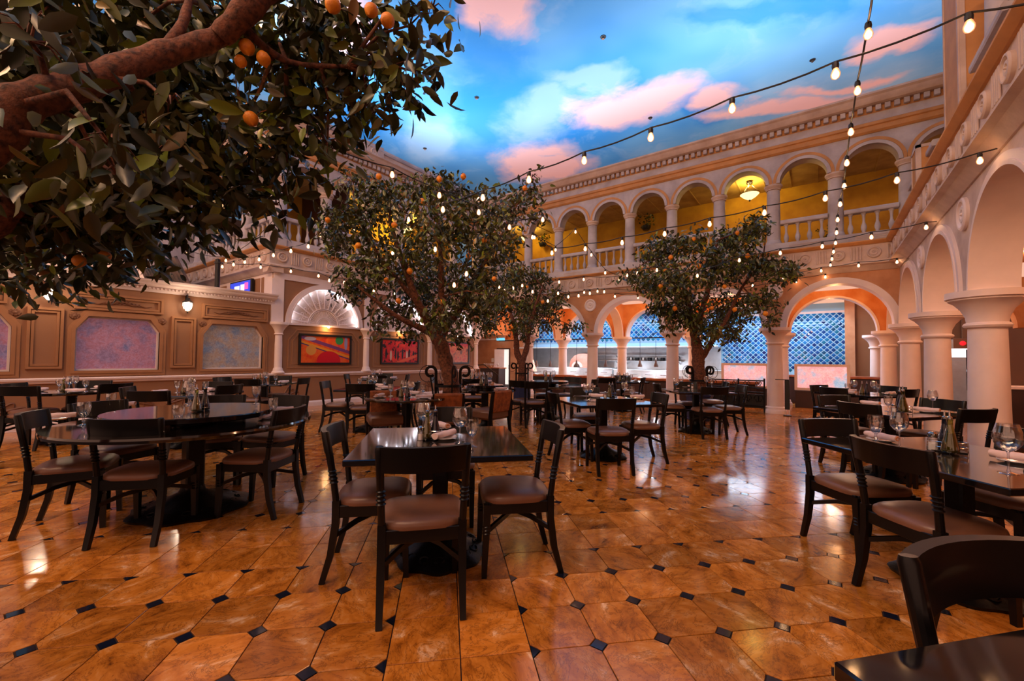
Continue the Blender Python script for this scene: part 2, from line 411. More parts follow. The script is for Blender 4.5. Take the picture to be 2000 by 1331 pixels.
# ---------------- painted sky ceiling ----------------
CZ=11.5
def skymat():
    m,n,b=nt('painted_sky');P=wpos(n)
    w=N(n,'ShaderNodeVectorMath',operation='ADD');wn=N(n,'ShaderNodeTexNoise');wn.inputs['Scale'].default_value=.35;wn.inputs['Detail'].default_value=5;n.links.new(P,wn.inputs['Vector'])
    ws=N(n,'ShaderNodeVectorMath',operation='MULTIPLY_ADD');ws.inputs[1].default_value=(3.2,3.2,0);n.links.new(wn.outputs['Color'],ws.inputs[0]);ws.inputs[2].default_value=(-1.6,-1.6,0)
    n.links.new(P,w.inputs[0]);n.links.new(ws.outputs[0],w.inputs[1]);W=w.outputs[0]
    base=ramp(n,noise(n,.13,3,P),[(.35,lin((48,138,214))),(.65,lin((118,180,224)))])
    wisp=ramp(n,noise(n,.32,9,W,.62,.6),[(.54,(0,0,0)),(.82,(1,1,1))])
    col=mixc(n,mth(n,'MULTIPLY',wisp,.55),base,lin((176,206,232)))
    def blob(px,py,ax,ay,bx,by):
        c=on(px,py,'z',CZ);a=on(px+ax,py+ay,'z',CZ)-c;bb=on(px+bx,py+by,'z',CZ)-c
        MM=Matrix(((a.x,bb.x),(a.y,bb.y))).inverted()
        s=N(n,'ShaderNodeVectorMath',operation='SUBTRACT');n.links.new(W,s.inputs[0]);s.inputs[1].default_value=(c.x,c.y,CZ)
        t=[]
        for r in (0,1):
            d=N(n,'ShaderNodeVectorMath',operation='DOT_PRODUCT');n.links.new(s.outputs[0],d.inputs[0]);d.inputs[1].default_value=(MM[r][0],MM[r][1],0);t.append(mth(n,'POWER',mth(n,'ABSOLUTE',d.outputs['Value']),2.))
        return mth(n,'EXPONENT',mth(n,'MULTIPLY',mth(n,'ADD',t[0],t[1]),-1.))
    det=mth(n,'ADD',.12,mth(n,'MULTIPLY',noise(n,.55,10,P,.66,.4),1.75))
    def layer(col,bl,c,k=1.3):
        s=None
        for q in bl:
            v=blob(*q);s=v if s is None else mth(n,'MAXIMUM',s,v)
        f=ramp(n,mth(n,'MULTIPLY',s,det),[(.30,(0,0,0)),(.72,(1,1,1))]);return mixc(n,mth(n,'MULTIPLY',f,k,True),col,lin(c))
    deep=[(900,20,140,0,0,80),(1500,20,200,0,0,40),(960,200,70,0,0,120),(700,240,60,0,0,60),(1360,215,60,20,0,25)]
    col=layer(col,deep,(44,138,218),.75)
    col=layer(col,[(840,275,60,0,0,45),(1080,200,80,0,0,40),(1150,150,100,0,0,26),(1640,200,260,-50,0,60),(1300,330,380,-90,0,34),(1040,240,80,0,0,50),(560,40,90,0,0,60)],(176,204,228),.5)
    col=layer(col,[(1225,205,150,-38,15,42),(1060,325,95,0,0,38),(975,25,75,20,0,50),(1400,190,70,-15,0,22),(1520,205,190,-28,0,16),(1660,160,110,-20,0,12),(640,60,90,0,0,60),(1750,80,110,-15,0,22)],(246,196,192),.95)
    n.links.new(col,b.inputs['Base Color']);b.inputs['Roughness'].default_value=.9;b.inputs['Specular IOR Level'].default_value=.1
    return m
M['sky']=skymat()
ceiling=tag(G().add([(-60,-14,CZ),(20,-14,CZ),(20,48,CZ),(-60,48,CZ),(-60,-14,CZ+.2),(20,-14,CZ+.2),(20,48,CZ+.2),(-60,48,CZ+.2)],[(0,1,2,3),(4,5,6,7)]).build('ceiling','sky',ang=0),kind='structure')
for k,(x,y) in enumerate([(1178,72),(931,190),(1587,117),(830,290),(1270,230)]):
    p=on(x,y,'z',CZ);o=tag(emp('sprinkler_head',p),'small dark sprinkler on the painted sky, '+['above the middle of the large pink cloud','in deep blue above the big lemon tree','in pale blue beside the right cloud streak','over the white cloud at the gallery roof','in the pink of the large cloud'][k],'sprinkler','sprinkler heads on the sky ceiling')
    G().lathe([(.09,0),(.085,-.02),(.03,-.03)],seg=16).build('escutcheon','black',o);G().lathe([(.02,-.03),(.02,-.06),(.04,-.065),(.04,-.07)],seg=10).build('nozzle','chrome',o)
# ---------------- classical pieces ----------------
def column_proto(r=.17,rc=.35,zt=2.14,name='round_column'):
    e=emp(name)
    G().lathe([(r*1.5,0),(r*1.5,.05),(r*1.42,.09),(r*1.3,.10),(r*1.28,.15),(r*1.12,.17)],seg=32).build('base','white',e)
    G().lathe([(r*1.08,.16),(r*1.05,.4),(r,1.0),(r*.94,zt-.42)],seg=32).build('shaft','white',e)
    G().lathe([(r*.94,zt-.43),(r*1.12,zt-.42),(r*1.2,zt-.395),(r*1.12,zt-.37),(r*1.0,zt-.36),(r*1.06,zt-.29),(r*1.3,zt-.2),(rc*.8,zt-.13),(rc*.93,zt-.1),(rc*.93,zt-.085),(rc,zt-.075),(rc,zt)],seg=36).build('capital','white',e)
    return e
def inst(proto,used,loc,rz=0,parent=None):
    if not used[0]: used[0]=True;c=proto;reg(proto)
    else: c=copy_tree(proto)
    c.location=loc;c.rotation_euler=(0,0,rz)
    if parent:c.parent=parent
    return c
BY=12.32;RX=1.44;LX=-10.8
cp=column_proto();cu=[False]
cols=[((1.6,12.48),'thick plaster column in the corner where both arcades meet'),((1.6,9.87),'thick plaster column of the near side arcade, second from its front'),((1.6,7.27),'thickest-looking plaster column with chipped paint, by the table for wine glasses'),((1.6,4.67),'plaster column beyond the picture edge of the near side arcade')]
for k,x in enumerate((-.9,-3.4,-5.9,-8.4)): cols.append(((x,12.48),'plaster column of the far arcade, '+['between wide arch and glass screens','behind the small lemon tree of the wide arch','below the round wall medallion by the kitchen','behind the farthest lemon tree'][k]))
for k,x in enumerate((1.5,-.9,-3.4,-5.9,-8.4)): cols.append(((x,15.0),'inner plaster column before the kitchen, '+['near the beige end wall','half hidden behind the wide-arch column','beside the tree by the pendant lamps','between two long pendant lamps','at the dark kitchen doorway'][k]))
cols.append(((1.45,17.2),'innermost plaster column farthest beyond the wide arch'))
for p,l in cols:
    if p==(1.6,4.67): continue
    tag(inst(cp,cu,(p[0],p[1],0)),l,'column','arcade columns')
def extr_box(g,prof,x0,x1): g.extr(prof,x0,x1)
# shared small meshes
def roundel_me(r,mat_):
    g=G();g.lathe([(r,0),(r,.03),(r*.9,.045),(r*.78,.045),(r*.68,.02),(r*.55,.02),(r*.48,.035),(r*.3,.035),(r*.22,.02),(r*.12,.02),(r*.06,.045),(0,.05)],axis='y',seg=28,cap=False)
    return g.build('roundel',mat_,mesh_only=True)
RME=roundel_me(.125,'stone')
g=G()
for i in range(4): g.cb(((i-1.5)*.055,-.015,0),(.032,.018,.30),.006)
TRI=g.build('triglyph','stone',mesh_only=True,ang=.3)
DEN=G().cb((0,-.04,0),(.095,.08,.115),.006).build('dentil','stoneup',mesh_only=True,ang=.3)
BAL=G().lathe([(.05,0),(.05,.03),(.03,.04),(.036,.07),(.052,.12),(.056,.17),(.045,.22),(.028,.27),(.024,.32),(.03,.42),(.036,.44),(.036,.455),(.05,.47),(.05,.5)],seg=12).build('baluster','stoneup',mesh_only=True)
def fascia(root,x0,x1,first,step=.3125,zb=3.5):
    G().box(x0,x1,-.14,.25,zb+.02,3.96).build('frieze','stone',root,ang=.3)
    G().extr([(.2,zb-.14),(-.02,zb-.14),(-.06,zb-.1),(-.12,zb-.03),(-.19,zb),(-.19,zb+.03),(-.14,zb+.05),(.2,zb+.05)],x0,x1).build('lower_moulding','stone',root,ang=.3)
    G().extr([(.1,3.93),(-.17,3.93),(-.21,3.955),(-.24,3.985),(-.24,4.01),(-.1,4.03),(.1,4.03)],x0,x1).build('ledge_moulding','trim',root,ang=.3)
    G().box(x0,x1,-.1,.25,4.0,4.22).build('parapet','stoneup',root,ang=.3)
    x=first;k=0
    while x<x1-.05:
        if x>x0+.1: ob('roundel' if k%2==0 else 'triglyph',RME if k%2==0 else TRI,root,(x,-.14,3.74))
        x+=step;k+=1
    # sunk grooved panels in the parapet
    x=first+.0;
    while x<x1-.2:
        if x>x0+.5:
            gg=G()
            for q in range(3): gg.box(x-.32,x+.32,-.108,-.098,4.065+q*.035,4.08+q*.035)
            gg.build('grooved_panel','stone',root,ang=.3)
        x+=1.25
def upper(root,x0,x1,cs,r=.475,zs=5.75,zt=6.5,top=7.25):
    G().archwall(x0,x1,cs,r,zs,zt,-.04,.26).build('arch_wall','stoneup',root,ang=.3)
    for c in cs:
        G().arc(c,zs,r,r+.07,-.075,.0,n=24).arc(c,zs,r+.07,r+.145,-.055,.0,n=24).build('archivolt',['stoneup'],root,ang=.5)
    for c in cs: G().arc(c,zs,r+.078,r+.143,-.066,-.05,n=24).build('archivolt_band',['trim'],root,ang=.5)
    G().extr([(.2,6.46),(-.06,6.46),(-.1,6.5),(-.1,6.6),(-.13,6.62),(-.13,6.68),(-.1,6.7),(.2,6.7)],x0,x1).build('architrave','trim',root,ang=.3)
    G().box(x0,x1,-.09,.25,6.69,6.9).build('frieze','stoneup',root,ang=.3)
    G().box(x0,x1,-.10,.2,6.89,7.04).build('dentil_band','trim',root,ang=.3)
    G().extr([(.3,7.03),(-.1,7.03),(-.2,7.03),(-.26,7.05),(-.3,7.1),(-.33,7.17),(-.37,top-.04),(-.37,top),(.3,top)],x0,x1).build('cornice','stone',root,ang=.3)
    n=int((x1-x0)/.155)
    for i in range(n): ob('dentil',DEN,root,(x0+.08+i*.155,-.11,6.965))
ucp=emp('balcony_column')
G().lathe([(.19,0),(.19,.04),(.17,.06),(.165,.1),(.15,.12)],seg=24).build('base','stoneup',ucp)
G().lathe([(.15,.1),(.148,.8),(.14,1.41)],seg=24).build('shaft','stoneup',ucp)
G().lathe([(.14,1.40),(.165,1.41),(.16,1.43),(.17,1.45),(.2,1.49),(.2,1.53)],seg=24).build('capital','stone',ucp)
ucu=[False]
def ucol(loc,l): return tag(inst(ucp,ucu,loc),l,'column','balcony columns')
def balus(x0,x1,root_loc,rz,label,n=4,y=.08):
    e=tag(emp('balustrade',root_loc,rz),label,'balustrade','balcony balustrades')
    L=x1-x0
    G().extr([(-.09,0),(-.1,.02),(-.1,.07),(-.08,.1),(.08,.1),(.1,.07),(.1,.02),(.09,0)],0,L).build('top_rail','stoneup',e,ang=.3).location=(0,0,.5)
    for i in range(n): ob('baluster',BAL,e,(L*(i+.5)/n,0,0))
    return e
def gal_back(root,x0,x1,depth,name_l=False,m1='ochre'):
    G().box(x0,x1,depth,depth+.1,4.0,6.6).build('gallery_wall',m1,root,ang=0)
    G().box(x0,x1,.2,depth,6.42,6.5).build('gallery_ceiling','ochre_ceil',root,ang=0)
    G().box(x0,x1,.2,depth,4.1,4.2).build('gallery_floor','stone',root,ang=0)
    x=x0
    while x<x1: G().box(x,x+.03,.2,depth,6.405,6.42).build('ceiling_rib','ochre_ceil',root,ang=0);x+=.625
# ---------------- far wall (with kitchen arcade below) ----------------
wb=struct('wall_back',(0,BY,0))
cs=[.35+ -2.5*k for k in range(5)]  # arch centres
G().archwall(-10.9,1.76,cs,1.01,2.14,3.42,0,.32).build('arcade_wall','peach',wb,ang=.3)
for c in cs:
    G().arc(c,2.14,1.01,1.12,-.035,.0,n=36).arc(c,2.14,.985,1.03,-.05,.34,n=36).build('archivolt','white',wb,ang=.5)
MED=roundel_me(.2,'white')
for k in range(4): ob('wall_medallion',MED,wb,(-.9-2.5*k,0,3.03))
fascia(wb,-10.9,RX,.975-12.5+.03)
ucs=[.975-1.25*k for k in range(10)]+[2.2,3.4]
upper(wb,-10.9,4.5,ucs)
gal_back(wb,-12.5,5,2.35)
for k in range(11):
    x=1.6-1.25*k
    ucol((x,BY+.12,4.22),'weathered column on the far balcony, %s from the corner pier'%ORD[k])
    if k<10: balus(x-1.25+.15,x-.15,(x-1.25+.15,BY+.1,4.22),0,'stone balustrade of the far balcony, in the %s bay from the corner pier'%ORD[k])
# hanging planters on the gallery wall
def planter(p,l,dark=False):
    e=tag(emp('hanging_plant',p),l,'plant')
    G().lathe([(.1,0),(.14,.05),(.16,.14),(.15,.15),(.08,.1)],seg=16).build('pot','black',e)
    g=G()
    for i in range(60):
        a=rnd.random()*2*PI;r=rnd.uniform(.02,.3);z=rnd.uniform(.12,.5);c=Vector((r*math.cos(a),r*math.sin(a),z));s=.05
        t=Vector((rnd.gauss(0,1),rnd.gauss(0,1),rnd.gauss(0,1))).normalized()*s;q=t.orthogonal()*.5
        g.add([c-t,c+q,c+t,c-q],[(0,1,2,3)])
    tag(g.build('foliage','leaf',e,ang=0),kind='stuff')
    G().bar([(0,.0,.15),(0,.0,.6)],.01,.01).build('hanger','black',e)
for k,(x,y) in enumerate([(1060,482),(1262,450),(1620,480)]):
    planter(on(x,y,'y',BY+2.05),['dark hanging plant in the far gallery beside the tallest lemon tree','dark hanging plant in the far gallery above the small lemon tree','dark hanging plant low in the far gallery behind the balusters'][k])
# gallery bowl chandelier
def bowl_lamp(p,l,w=38):
    e=tag(emp('bowl_chandelier',p),l,'chandelier')
    G().lathe([(.0,-.16),(.05,-.15),(.16,-.08),(.24,0),(.25,.015),(.235,.01)],seg=28).build('glass_bowl','chand',e)
    G().lathe([(0,-.21),(.02,-.2),(.025,-.16)],seg=10).build('finial','black',e);G().lathe([(.24,0),(.265,.01),(.265,.03),(.24,.035)],seg=28).build('rim','chrome',e)
    g=G()
    for a in (0,2.1,4.2): g.tube([(.24*math.cos(a),.24*math.sin(a),.03),(.03*math.cos(a),.03*math.sin(a),.28)],.008,6)
    g.lathe([(.08,.3),(.09,.34)],seg=14);g.tube([(0,0,.26),(0,0,.32)],.02,8);g.build('hanging_rods','chrome',e)
    point((0,0,.18),w,(255,214,110),.15,e)
bowl_lamp((-1.55,13.5,6.04),'lit alabaster bowl chandelier in the far gallery by the corner')
bowl_lamp((-9.2,13.5,6.04),'lit bowl chandelier in the far gallery behind the tallest lemon tree',45)
# aisle vaults behind the far arcade
G().box(-10.9,9,BY+.32,22,3.30,3.4).build('aisle_ceiling','orange',wb,ang=0)
G().archwall(-13.5,4.0,[.3-2.5*k for k in range(6)]+[2.75],1.0,2.14,3.32,2.52,2.84).build('inner_arcade_wall','orange',wb,ang=.3)
for k in range(6): G().arc(.3-2.5*k,2.14,.97,1.02,2.49,2.87,n=30).build('inner_archivolt','white',wb,ang=.5)
for x in (-.9,-3.4,-5.9,-8.4,1.6):
    e=emp('cross_arch',(x-.13,BY+2.6,0),-PI/2,None);e.parent=wb;e.location=(x-.13,2.6,0)
    G().archwall(-.1,2.5,[1.22],1.0,2.14,3.32,0,.26).build('cross_arch_wall','orange',e,ang=.3)
    G().arc(1.22,2.14,.97,1.02,-.03,.29,n=26).build('cross_archivolt','white',e,ang=.5)
# ---------------- right wall ----------------
wr=struct('wall_right',(RX,0,0),-PI/2)   # local x = -Y
rc=[-11.17,-8.57,-5.97,-3.37,-.77]
G().archwall(-12.32,1.5,rc,1.04,2.14,3.42,0,.34).build('arcade_wall','stone',wr,ang=.3)
for c in rc: G().arc(c,2.14,1.04,1.14,-.035,0,n=40).arc(c,2.14,1.015,1.06,-.05,.36,n=40).build('archivolt','white',wr,ang=.5)
for y in (9.87,7.27,4.67): ob('wall_medallion',MED,wr,(-y,0,3.1))
fascia(wr,-12.32+.14,2.0,-12.32+.31)
for k,y in enumerate((10.1,8.85,6.2,4.95,3.7)):
    balus(0,.95 if k!=2 else 1.1,(RX+.12,y+1.25 if k<2 else y+.9,4.22),-PI/2,'stone balustrade along the side balcony, %s from the corner'%ORD[k],4)
# tall pier, half columns and pedestal boxes on the side balcony
def panel_pier(name,x0,x1,y0,y1,z0,z1,label):
    e=tag(emp(name,((x0+x1)/2,(y0+y1)/2,z0)),label,'pier')
    w,d,h=x1-x0,y1-y0,z1-z0
    G().box(-w/2,w/2,-d/2,d/2,0,h).build('body','stoneup',e,ang=.3)
    g=G();t=.05
    g.box(-w/2-.015,-w/2,-d/2,-d/2+t,0,h).box(-w/2-.015,-w/2,d/2-t,d/2,0,h).box(-w/2-.015,-w/2,-d/2,d/2,0,t*2).box(-w/2-.015,-w/2,-d/2,d/2,h-t,h)
    g.box(-w/2,-w/2+t,-d/2-.015,-d/2,0,h).box(w/2-t,w/2,-d/2-.015,-d/2,0,h).box(-w/2,w/2,-d/2-.015,-d/2,0,t*2).box(-w/2,w/2,-d/2-.015,-d/2,h-t,h)
    g.build('raised_border','stone',e,ang=.3)
    g=G();g.box(-w/2-.004,-w/2,-d/2+t,d/2-t,t*2,h-t).box(-w/2+t,w/2-t,-d/2-.004,-d/2,t*2,h-t);g.build('sunk_panel','trim',e,ang=.3)
    return e
panel_pier('balcony_pier',1.44,2.0,7.35,8.1,4.03,9.6,'tall square pier rising from the side balcony up to the picture top')
panel_pier('pedestal_box',1.36,1.75,9.6,10.05,4.03,4.95,'square pedestal box with ochre panel at the side balcony rail')
e=ucol((1.7,6.9,4.22),'tall column just in front of the square pier on the side balcony')
G().box(-12.3,3,1.9,2.0,4.0,9.8).build('gallery_wall','ochre',wr,ang=0)
G().box(-7.3,3,.45,2,5.9,9.8).build('upper_wall','stoneup',wr,ang=0)
# beige end wall and side aisle
G().box(-24,3,4.2,4.3,-.05,3.3).build('aisle_wall','peach',wr,ang=0)
G().box(-12.6,3,.34,4.2,3.30,3.4).build('aisle_ceiling','orange',wr,ang=0)
# ---------------- left wall ----------------
wl=struct('wall_left',(LX,0,0),PI/2)   # local x = Y, local y depth away
# openings for windows
W=[(-.48,.72),(1.46,2.66),(3.40,4.62)]
g=G()
xs=[-4]+[v for w in W for v in w]+[4.82]
for i in range(0,len(xs),2): g.box(xs[i],xs[i+1],0,.2,0,2.62)
for a,b in W: g.box(a,b,0,.2,0,1.0).box(a,b,0,.2,2.0,2.62)
for a,b in W: g.prism([(a,1.74),(a,2.0),(a+.17,2.0)],0,.2).prism([(b-.15,2.0),(b,2.0),(b,1.76)],0,.2)
g.build('lower_wall','tan',wl,ang=.3)
def frame_poly(P,w):   # inset/outset band of polygon
    n=len(P);out=[]
    for i in range(n):
        a,b,c=[Vector(P[(i+k)%n]) for k in (-1,0,1)]
        d1=(b-a).normalized();d2=(c-b).normalized();n1=Vector((d1.y,-d1.x));n2=Vector((d2.y,-d2.x));m=(n1+n2)/ (1+n1.dot(n2))
        out.append(tuple(b+m*w))
    return out
def band(g,P,w0,w1,y0,y1):
    A=frame_poly(P,w0);B=frame_poly(P,w1);n=len(P)
    V=[(x,y0,z) for x,z in A]+[(x,y0,z) for x,z in B]+[(x,y1,z) for x,z in B]+[(x,y1,z) for x,z in A]
    return g.add(V,[(k*n+i,k*n+(i+1)%n,((k+1)%4)*n+(i+1)%n,((k+1)%4)*n+i) for k in range(4) for i in range(n)])
for k,(a,b) in enumerate(W):
    P=[(a,1.0),(b,1.0),(b,1.75),(b-.16,2.0),(a+.16,2.0),(a,1.75)]
    w=struct('window_%d'%(k+1));w.parent=wl
    G().prism(P,.1,.12).build('pane','pane2' if k==2 else 'pane',w,ang=.3)
    g=band(G(),P,0,.05,-.035,.1);band(g,P,.05,.1,-.02,0);g.build('frame','tanmold',w,ang=.4)
    band(G(),P,-.03,0,.06,.1).build('inner_bead','white',w,ang=.4)
def panel(a,b,z0,z1,name='wall_panel'):
    P=[(a,z0),(b,z0),(b,z1),(a,z1)];g=band(G(),P,-.04,0,-.045,0);band(g,P,-.085,-.05,-.03,0);return g.build(name,'tanmold',wl,ang=.4)
panel(.88,1.31,1.04,2.1);panel(2.84,3.26,1.04,2.1);panel(-.6,.66,2.12,2.43);panel(1.43,2.7,2.12,2.43);panel(3.37,4.71,2.12,2.43)
# carved swag ornaments and rosettes
for k,(cx) in enumerate((.03,2.07,4.04)):
    g=G()
    for s in (-1,1):
        g.tube([(cx+s*t*.45,-.012,2.245+.05*math.exp(-(t*3)**2)+.012*math.sin(t*14)) for t in [i/16 for i in range(17)]],[.022*(1-i/22) for i in range(17)],6)
        for q in range(5):
            r=.05-.007*q;c=(cx+s*(.03+q*.055),-.012,2.26+.035*math.exp(-(q*.5)**2))
            g.tube([(c[0]+r*.6*math.cos(a)*s,c[1],c[2]+r*.7*math.sin(a)) for a in [j*.55 for j in range(11)]],.012,5)
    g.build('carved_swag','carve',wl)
for y,z in ((.747,1.985),(1.445,1.99),(2.692,1.987),(3.388,1.987)):
    g=G()
    for i in range(9):
        a=i/9*2*PI;g.lathe([(.0,.03),(.02,.025),(.026,.01),(.02,0)],(y+.05*math.cos(a),0,z+.038*math.sin(a)),8,'y',cap=False)
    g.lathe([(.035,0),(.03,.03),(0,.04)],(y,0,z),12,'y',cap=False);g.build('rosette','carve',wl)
# crown, chair rail, baseboard
G().extr([(.2,2.62),(0,2.56),(-.03,2.56),(-.04,2.6),(-.04,2.655),(-.1,2.67),(-.16,2.7),(-.17,2.73),(-.22,2.76),(-.23,2.79),(.2,2.79)],-4,4.86).build('crown_moulding','white',wl,ang=.3)
DEN2=G().cb((0,-.02,0),(.035,.04,.04),.004).build('crown_dentil','white',mesh_only=True,ang=.3)
n=0
y=.6
while y<4.8: ob('crown_dentil',DEN2,wl,(y,-.05,2.632));y+=.062
RAIL=[(0,.78),(-.03,.78),(-.045,.8),(-.045,.82),(-.075,.835),(-.08,.865),(-.06,.88),(0,.88)]
G().extr(RAIL,-4,12.32).build('chair_rail','white',wl,ang=.3)
bb=tag(emp('baseboard_left',(LX,0,0),PI/2),kind='structure')
G().extr([(0,0),(-.035,0),(-.035,.1),(-.02,.13),(0,.14)],-4,12.32).build('board','white',bb,ang=.3)
# painted acanthus scrolls on the dado
for k,cx in enumerate((.4,2.7,5.0,7.6,10.2)):
    g=G()
    for s in (-1,1):
        for q,(l,h) in enumerate(((.5,.3),(.35,.42),(.2,.5))):
            pts=[]
            for i in range(20):
                t=i/19;pts.append((cx+s*(.1+l*math.sin(t*2.4)*(1-.3*t)),-.006,.3+(h-.15)*math.sin(t*4.2)*(.4+.6*t)))
            g.tube(pts,[.024*(1-.6*i/19) for i in range(20)],5)
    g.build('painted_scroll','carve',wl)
# roof of low wing, tile awning, roof pole
G().box(-4,4.8,.15,2,2.6,2.7).build('low_roof','stone',wl,ang=0)
e=tag(emp('roof_pole',on(424,560,'x',-11.6)),'black vertical pole standing on the low white cornice','pole')
zt=on(424,507,'x',-11.6).z;zb=e.location.z
G().lathe([(.055,-.4),(.055,zt-zb),(.02,zt-zb+.02)],seg=14).build('shaft','black',e)
g=G();g.lathe([(.07,zt-zb-.1),(.07,zt-zb-.06)],seg=14).build('collar','black',e)
aw=tag(emp('tiled_awning',(-14.2,3.4,2.98)),'small awning of glazed dark roof tiles behind the left cornice','awning')
G().box(-3.2,.2,-.6,1.6,-.3,-.05).build('deck','stone',aw,ang=.3)
TL=G()
TL.lathe([(.1,-.55),(.1,.55)],seg=14,cap=False,a0=0,a1=PI)
tl=TL.build('roof_tile','roof',mesh_only=True)
for i in range(13):
    for j in range(2):
        o=ob('roof_tile',tl,aw,(-3.0+i*.25,-.35+j*.9,.08+j*.42));o.rotation_euler=(math.radians(90+25),0,0) ; o.rotation_euler=(math.radians(25),0,0)
# arcade part of the left wall
lc=[6.22,8.72,11.22]
G().archwall(4.82,12.45,lc,.985,2.14,3.5,0,.2).build('arcade_wall','tan',wl,ang=.3)
G().box(4.82,12.45,0,.2,0,2.14).build('dado_wall','tan',wl,ang=.3)
G().box(4.82,12.45,-.03,0,3.22,3.44).build('white_beam','white',wl,ang=.3)
for y in (4.98,7.47,9.97,12.38): G().box(y-(.2 if y<5 else .09),y+.09,-.035,.19 if y<5 else 0,2.14,3.22).build('pilaster_strip','white',wl,ang=.3)
for k,c in enumerate(lc):
    G().arc(c,2.14,.985,1.1,-.05,0,n=40).arc(c,2.14,.97,1.0,-.06,.14,n=40).build('archivolt','white',wl,ang=.5)
    G().box(c-1.1,c+1.1,-.05,.15,2.10,2.15).build('lunette_sill','white',wl,ang=.3)
    f=tag(emp('lunette_grille',(LX,c,2.15),PI/2),'white fan-shaped carved lunette glowing at its rim, above the %s'%['guitar-like red abstract picture','crowded red picture','picture behind the tree'][k],'lunette','lit fan lunettes')
    G().arc(0,0,.0,.97,.13,.15,n=36).build('backing','stone',f,ang=.5)
    G().arc(0,0,.955,.968,.04,.09,n=36).build('led_strip','led',f,ang=.5)
    g=G()
    for i in range(13):
        a=PI*(i+.5)/13;g.bar([(.45*math.cos(a),.115,.45*math.sin(a)),(.7*math.cos(a),.1,.7*math.sin(a)),(.95*math.cos(a),.115,.95*math.sin(a))],.022,.03,Vector((0,1,0)))
    g.build('fan_rib','white',f,ang=.5)
    g=G()
    for r in (.44,.40,.2,.17): g.arc(0,0,r,r+.014,.1,.13,n=30)
    for i in range(24):
        a=PI*(i+.5)/24;g.bar([(.22*math.cos(a),.12,.22*math.sin(a)),(.38*math.cos(a),.12,.38*math.sin(a))],.012,.02,Vector((0,1,0)))
    g.build('inner_rosette','white',f,ang=.5)
    g=G()
    for i in range(26):
        a=PI*(i+.5)/26;r=.58 if i%2 else .66
        g.tube([((r+.035*math.cos(b))*math.cos(a)-.035*math.sin(b)*math.sin(a),.118,(r+.035*math.cos(b))*math.sin(a)+.035*math.sin(b)*math.cos(a)) for b in [q*.7 for q in range(10)]],.007,5)
    g.build('scroll_tracery','white',f)
    # rim glow
    for i in range(7):
        a=PI*(i+.5)/7;point((.9*math.cos(a),.07,.9*math.sin(a)),.28,(225,232,255),.02,f,'rim_led')
    # octagonal panel moulding
    P=[(c-1.02,1.0),(c+1.02,1.0),(c+1.02,1.72),(c+.8,2.0),(c-.8,2.0),(c-1.02,1.72)]
    g=band(G(),P,-.03,0,-.02,0);band(g,P,-.13,-.105,-.012,0);g.build('octagon_panel','tanmold',wl,ang=.4)
    point((0,-.12,-.1),4.0,(255,190,120),.02,f,'picture_light')
    G().lathe([(.03,-.0),(.03,-.04),(.015,-.05)],(0,-.12,-.03),12).build('picture_spot','downl',f)
# pictures
def picmat(k):
    m,n,b=nt('printed_canvas');tc=N(n,'ShaderNodeTexCoord').outputs['Object'];sep=N(n,'ShaderNodeSeparateXYZ');n.links.new(tc,sep.inputs[0]);x,z=sep.outputs[0],sep.outputs[2]
    def ell(cx,cz,rx,rz):
        return mth(n,'LESS_THAN',mth(n,'ADD',mth(n,'POWER',mth(n,'ABSOLUTE',mth(n,'DIVIDE',mth(n,'SUBTRACT',x,cx),rx)),2.),mth(n,'POWER',mth(n,'ABSOLUTE',mth(n,'DIVIDE',mth(n,'SUBTRACT',z,cz),rz)),2.)),1.)
    def ln(sl,c,w): return mth(n,'LESS_THAN',mth(n,'ABSOLUTE',mth(n,'SUBTRACT',z,mth(n,'ADD',mth(n,'MULTIPLY',x,sl),c))),w)
    if k==0:
        c=ramp(n,noise(n,4,4,tc,.6,1),[(.35,lin((214,52,24))),(.55,lin((232,104,30))),(.7,lin((222,40,70)))])
        c=mixc(n,ln(-.28,.13,.045),c,lin((116,60,120)));c=mixc(n,ln(-.28,.0,.03),c,lin((226,150,40)));c=mixc(n,ln(-.3,-.05,.015),c,lin((60,60,110)))
        c=mixc(n,ell(.08,-.3,.34,.26),c,lin((208,14,40)));c=mixc(n,ell(.38,.26,.12,.12),c,lin((46,150,80)));c=mixc(n,ell(-.42,-.02,.14,.13),c,lin((214,150,70)))
        c=mixc(n,ell(.58,.2,.05,.2),c,lin((150,150,190)));c=mixc(n,ell(-.45,.28,.16,.05),c,lin((190,180,190)))
    elif k==1:
        c=ramp(n,noise(n,3,3,tc),[(.4,lin((196,14,30))),(.6,lin((228,60,40)))])
        c=mixc(n,mth(n,'GREATER_THAN',noise(n,9,6,tc,.7),.56),c,lin((34,14,20)))
        for q in range(8): c=mixc(n,ell(-.55+q*.15+.03*(q%3),-.08-.05*(q%2),.035,.16),c,lin(((24,16,26),(210,190,170))[q%4==1]))
        c=mixc(n,ell(.5,.25,.05,.1),c,lin((230,20,60)));c=mixc(n,ln(.3,-.33,.05),c,lin((232,96,60)))
    else:
        c=ramp(n,noise(n,5,4,tc),[(.35,lin((190,60,50))),(.5,lin((214,120,70))),(.65,lin((110,74,58)))])
        c=mixc(n,mth(n,'GREATER_THAN',z,.26),c,lin((206,60,64)))
    n.links.new(c,b.inputs['Base Color']);n.links.new(c,b.inputs['Emission Color']);b.inputs['Emission Strength'].default_value=.0;b.inputs['Roughness'].default_value=.3;return m
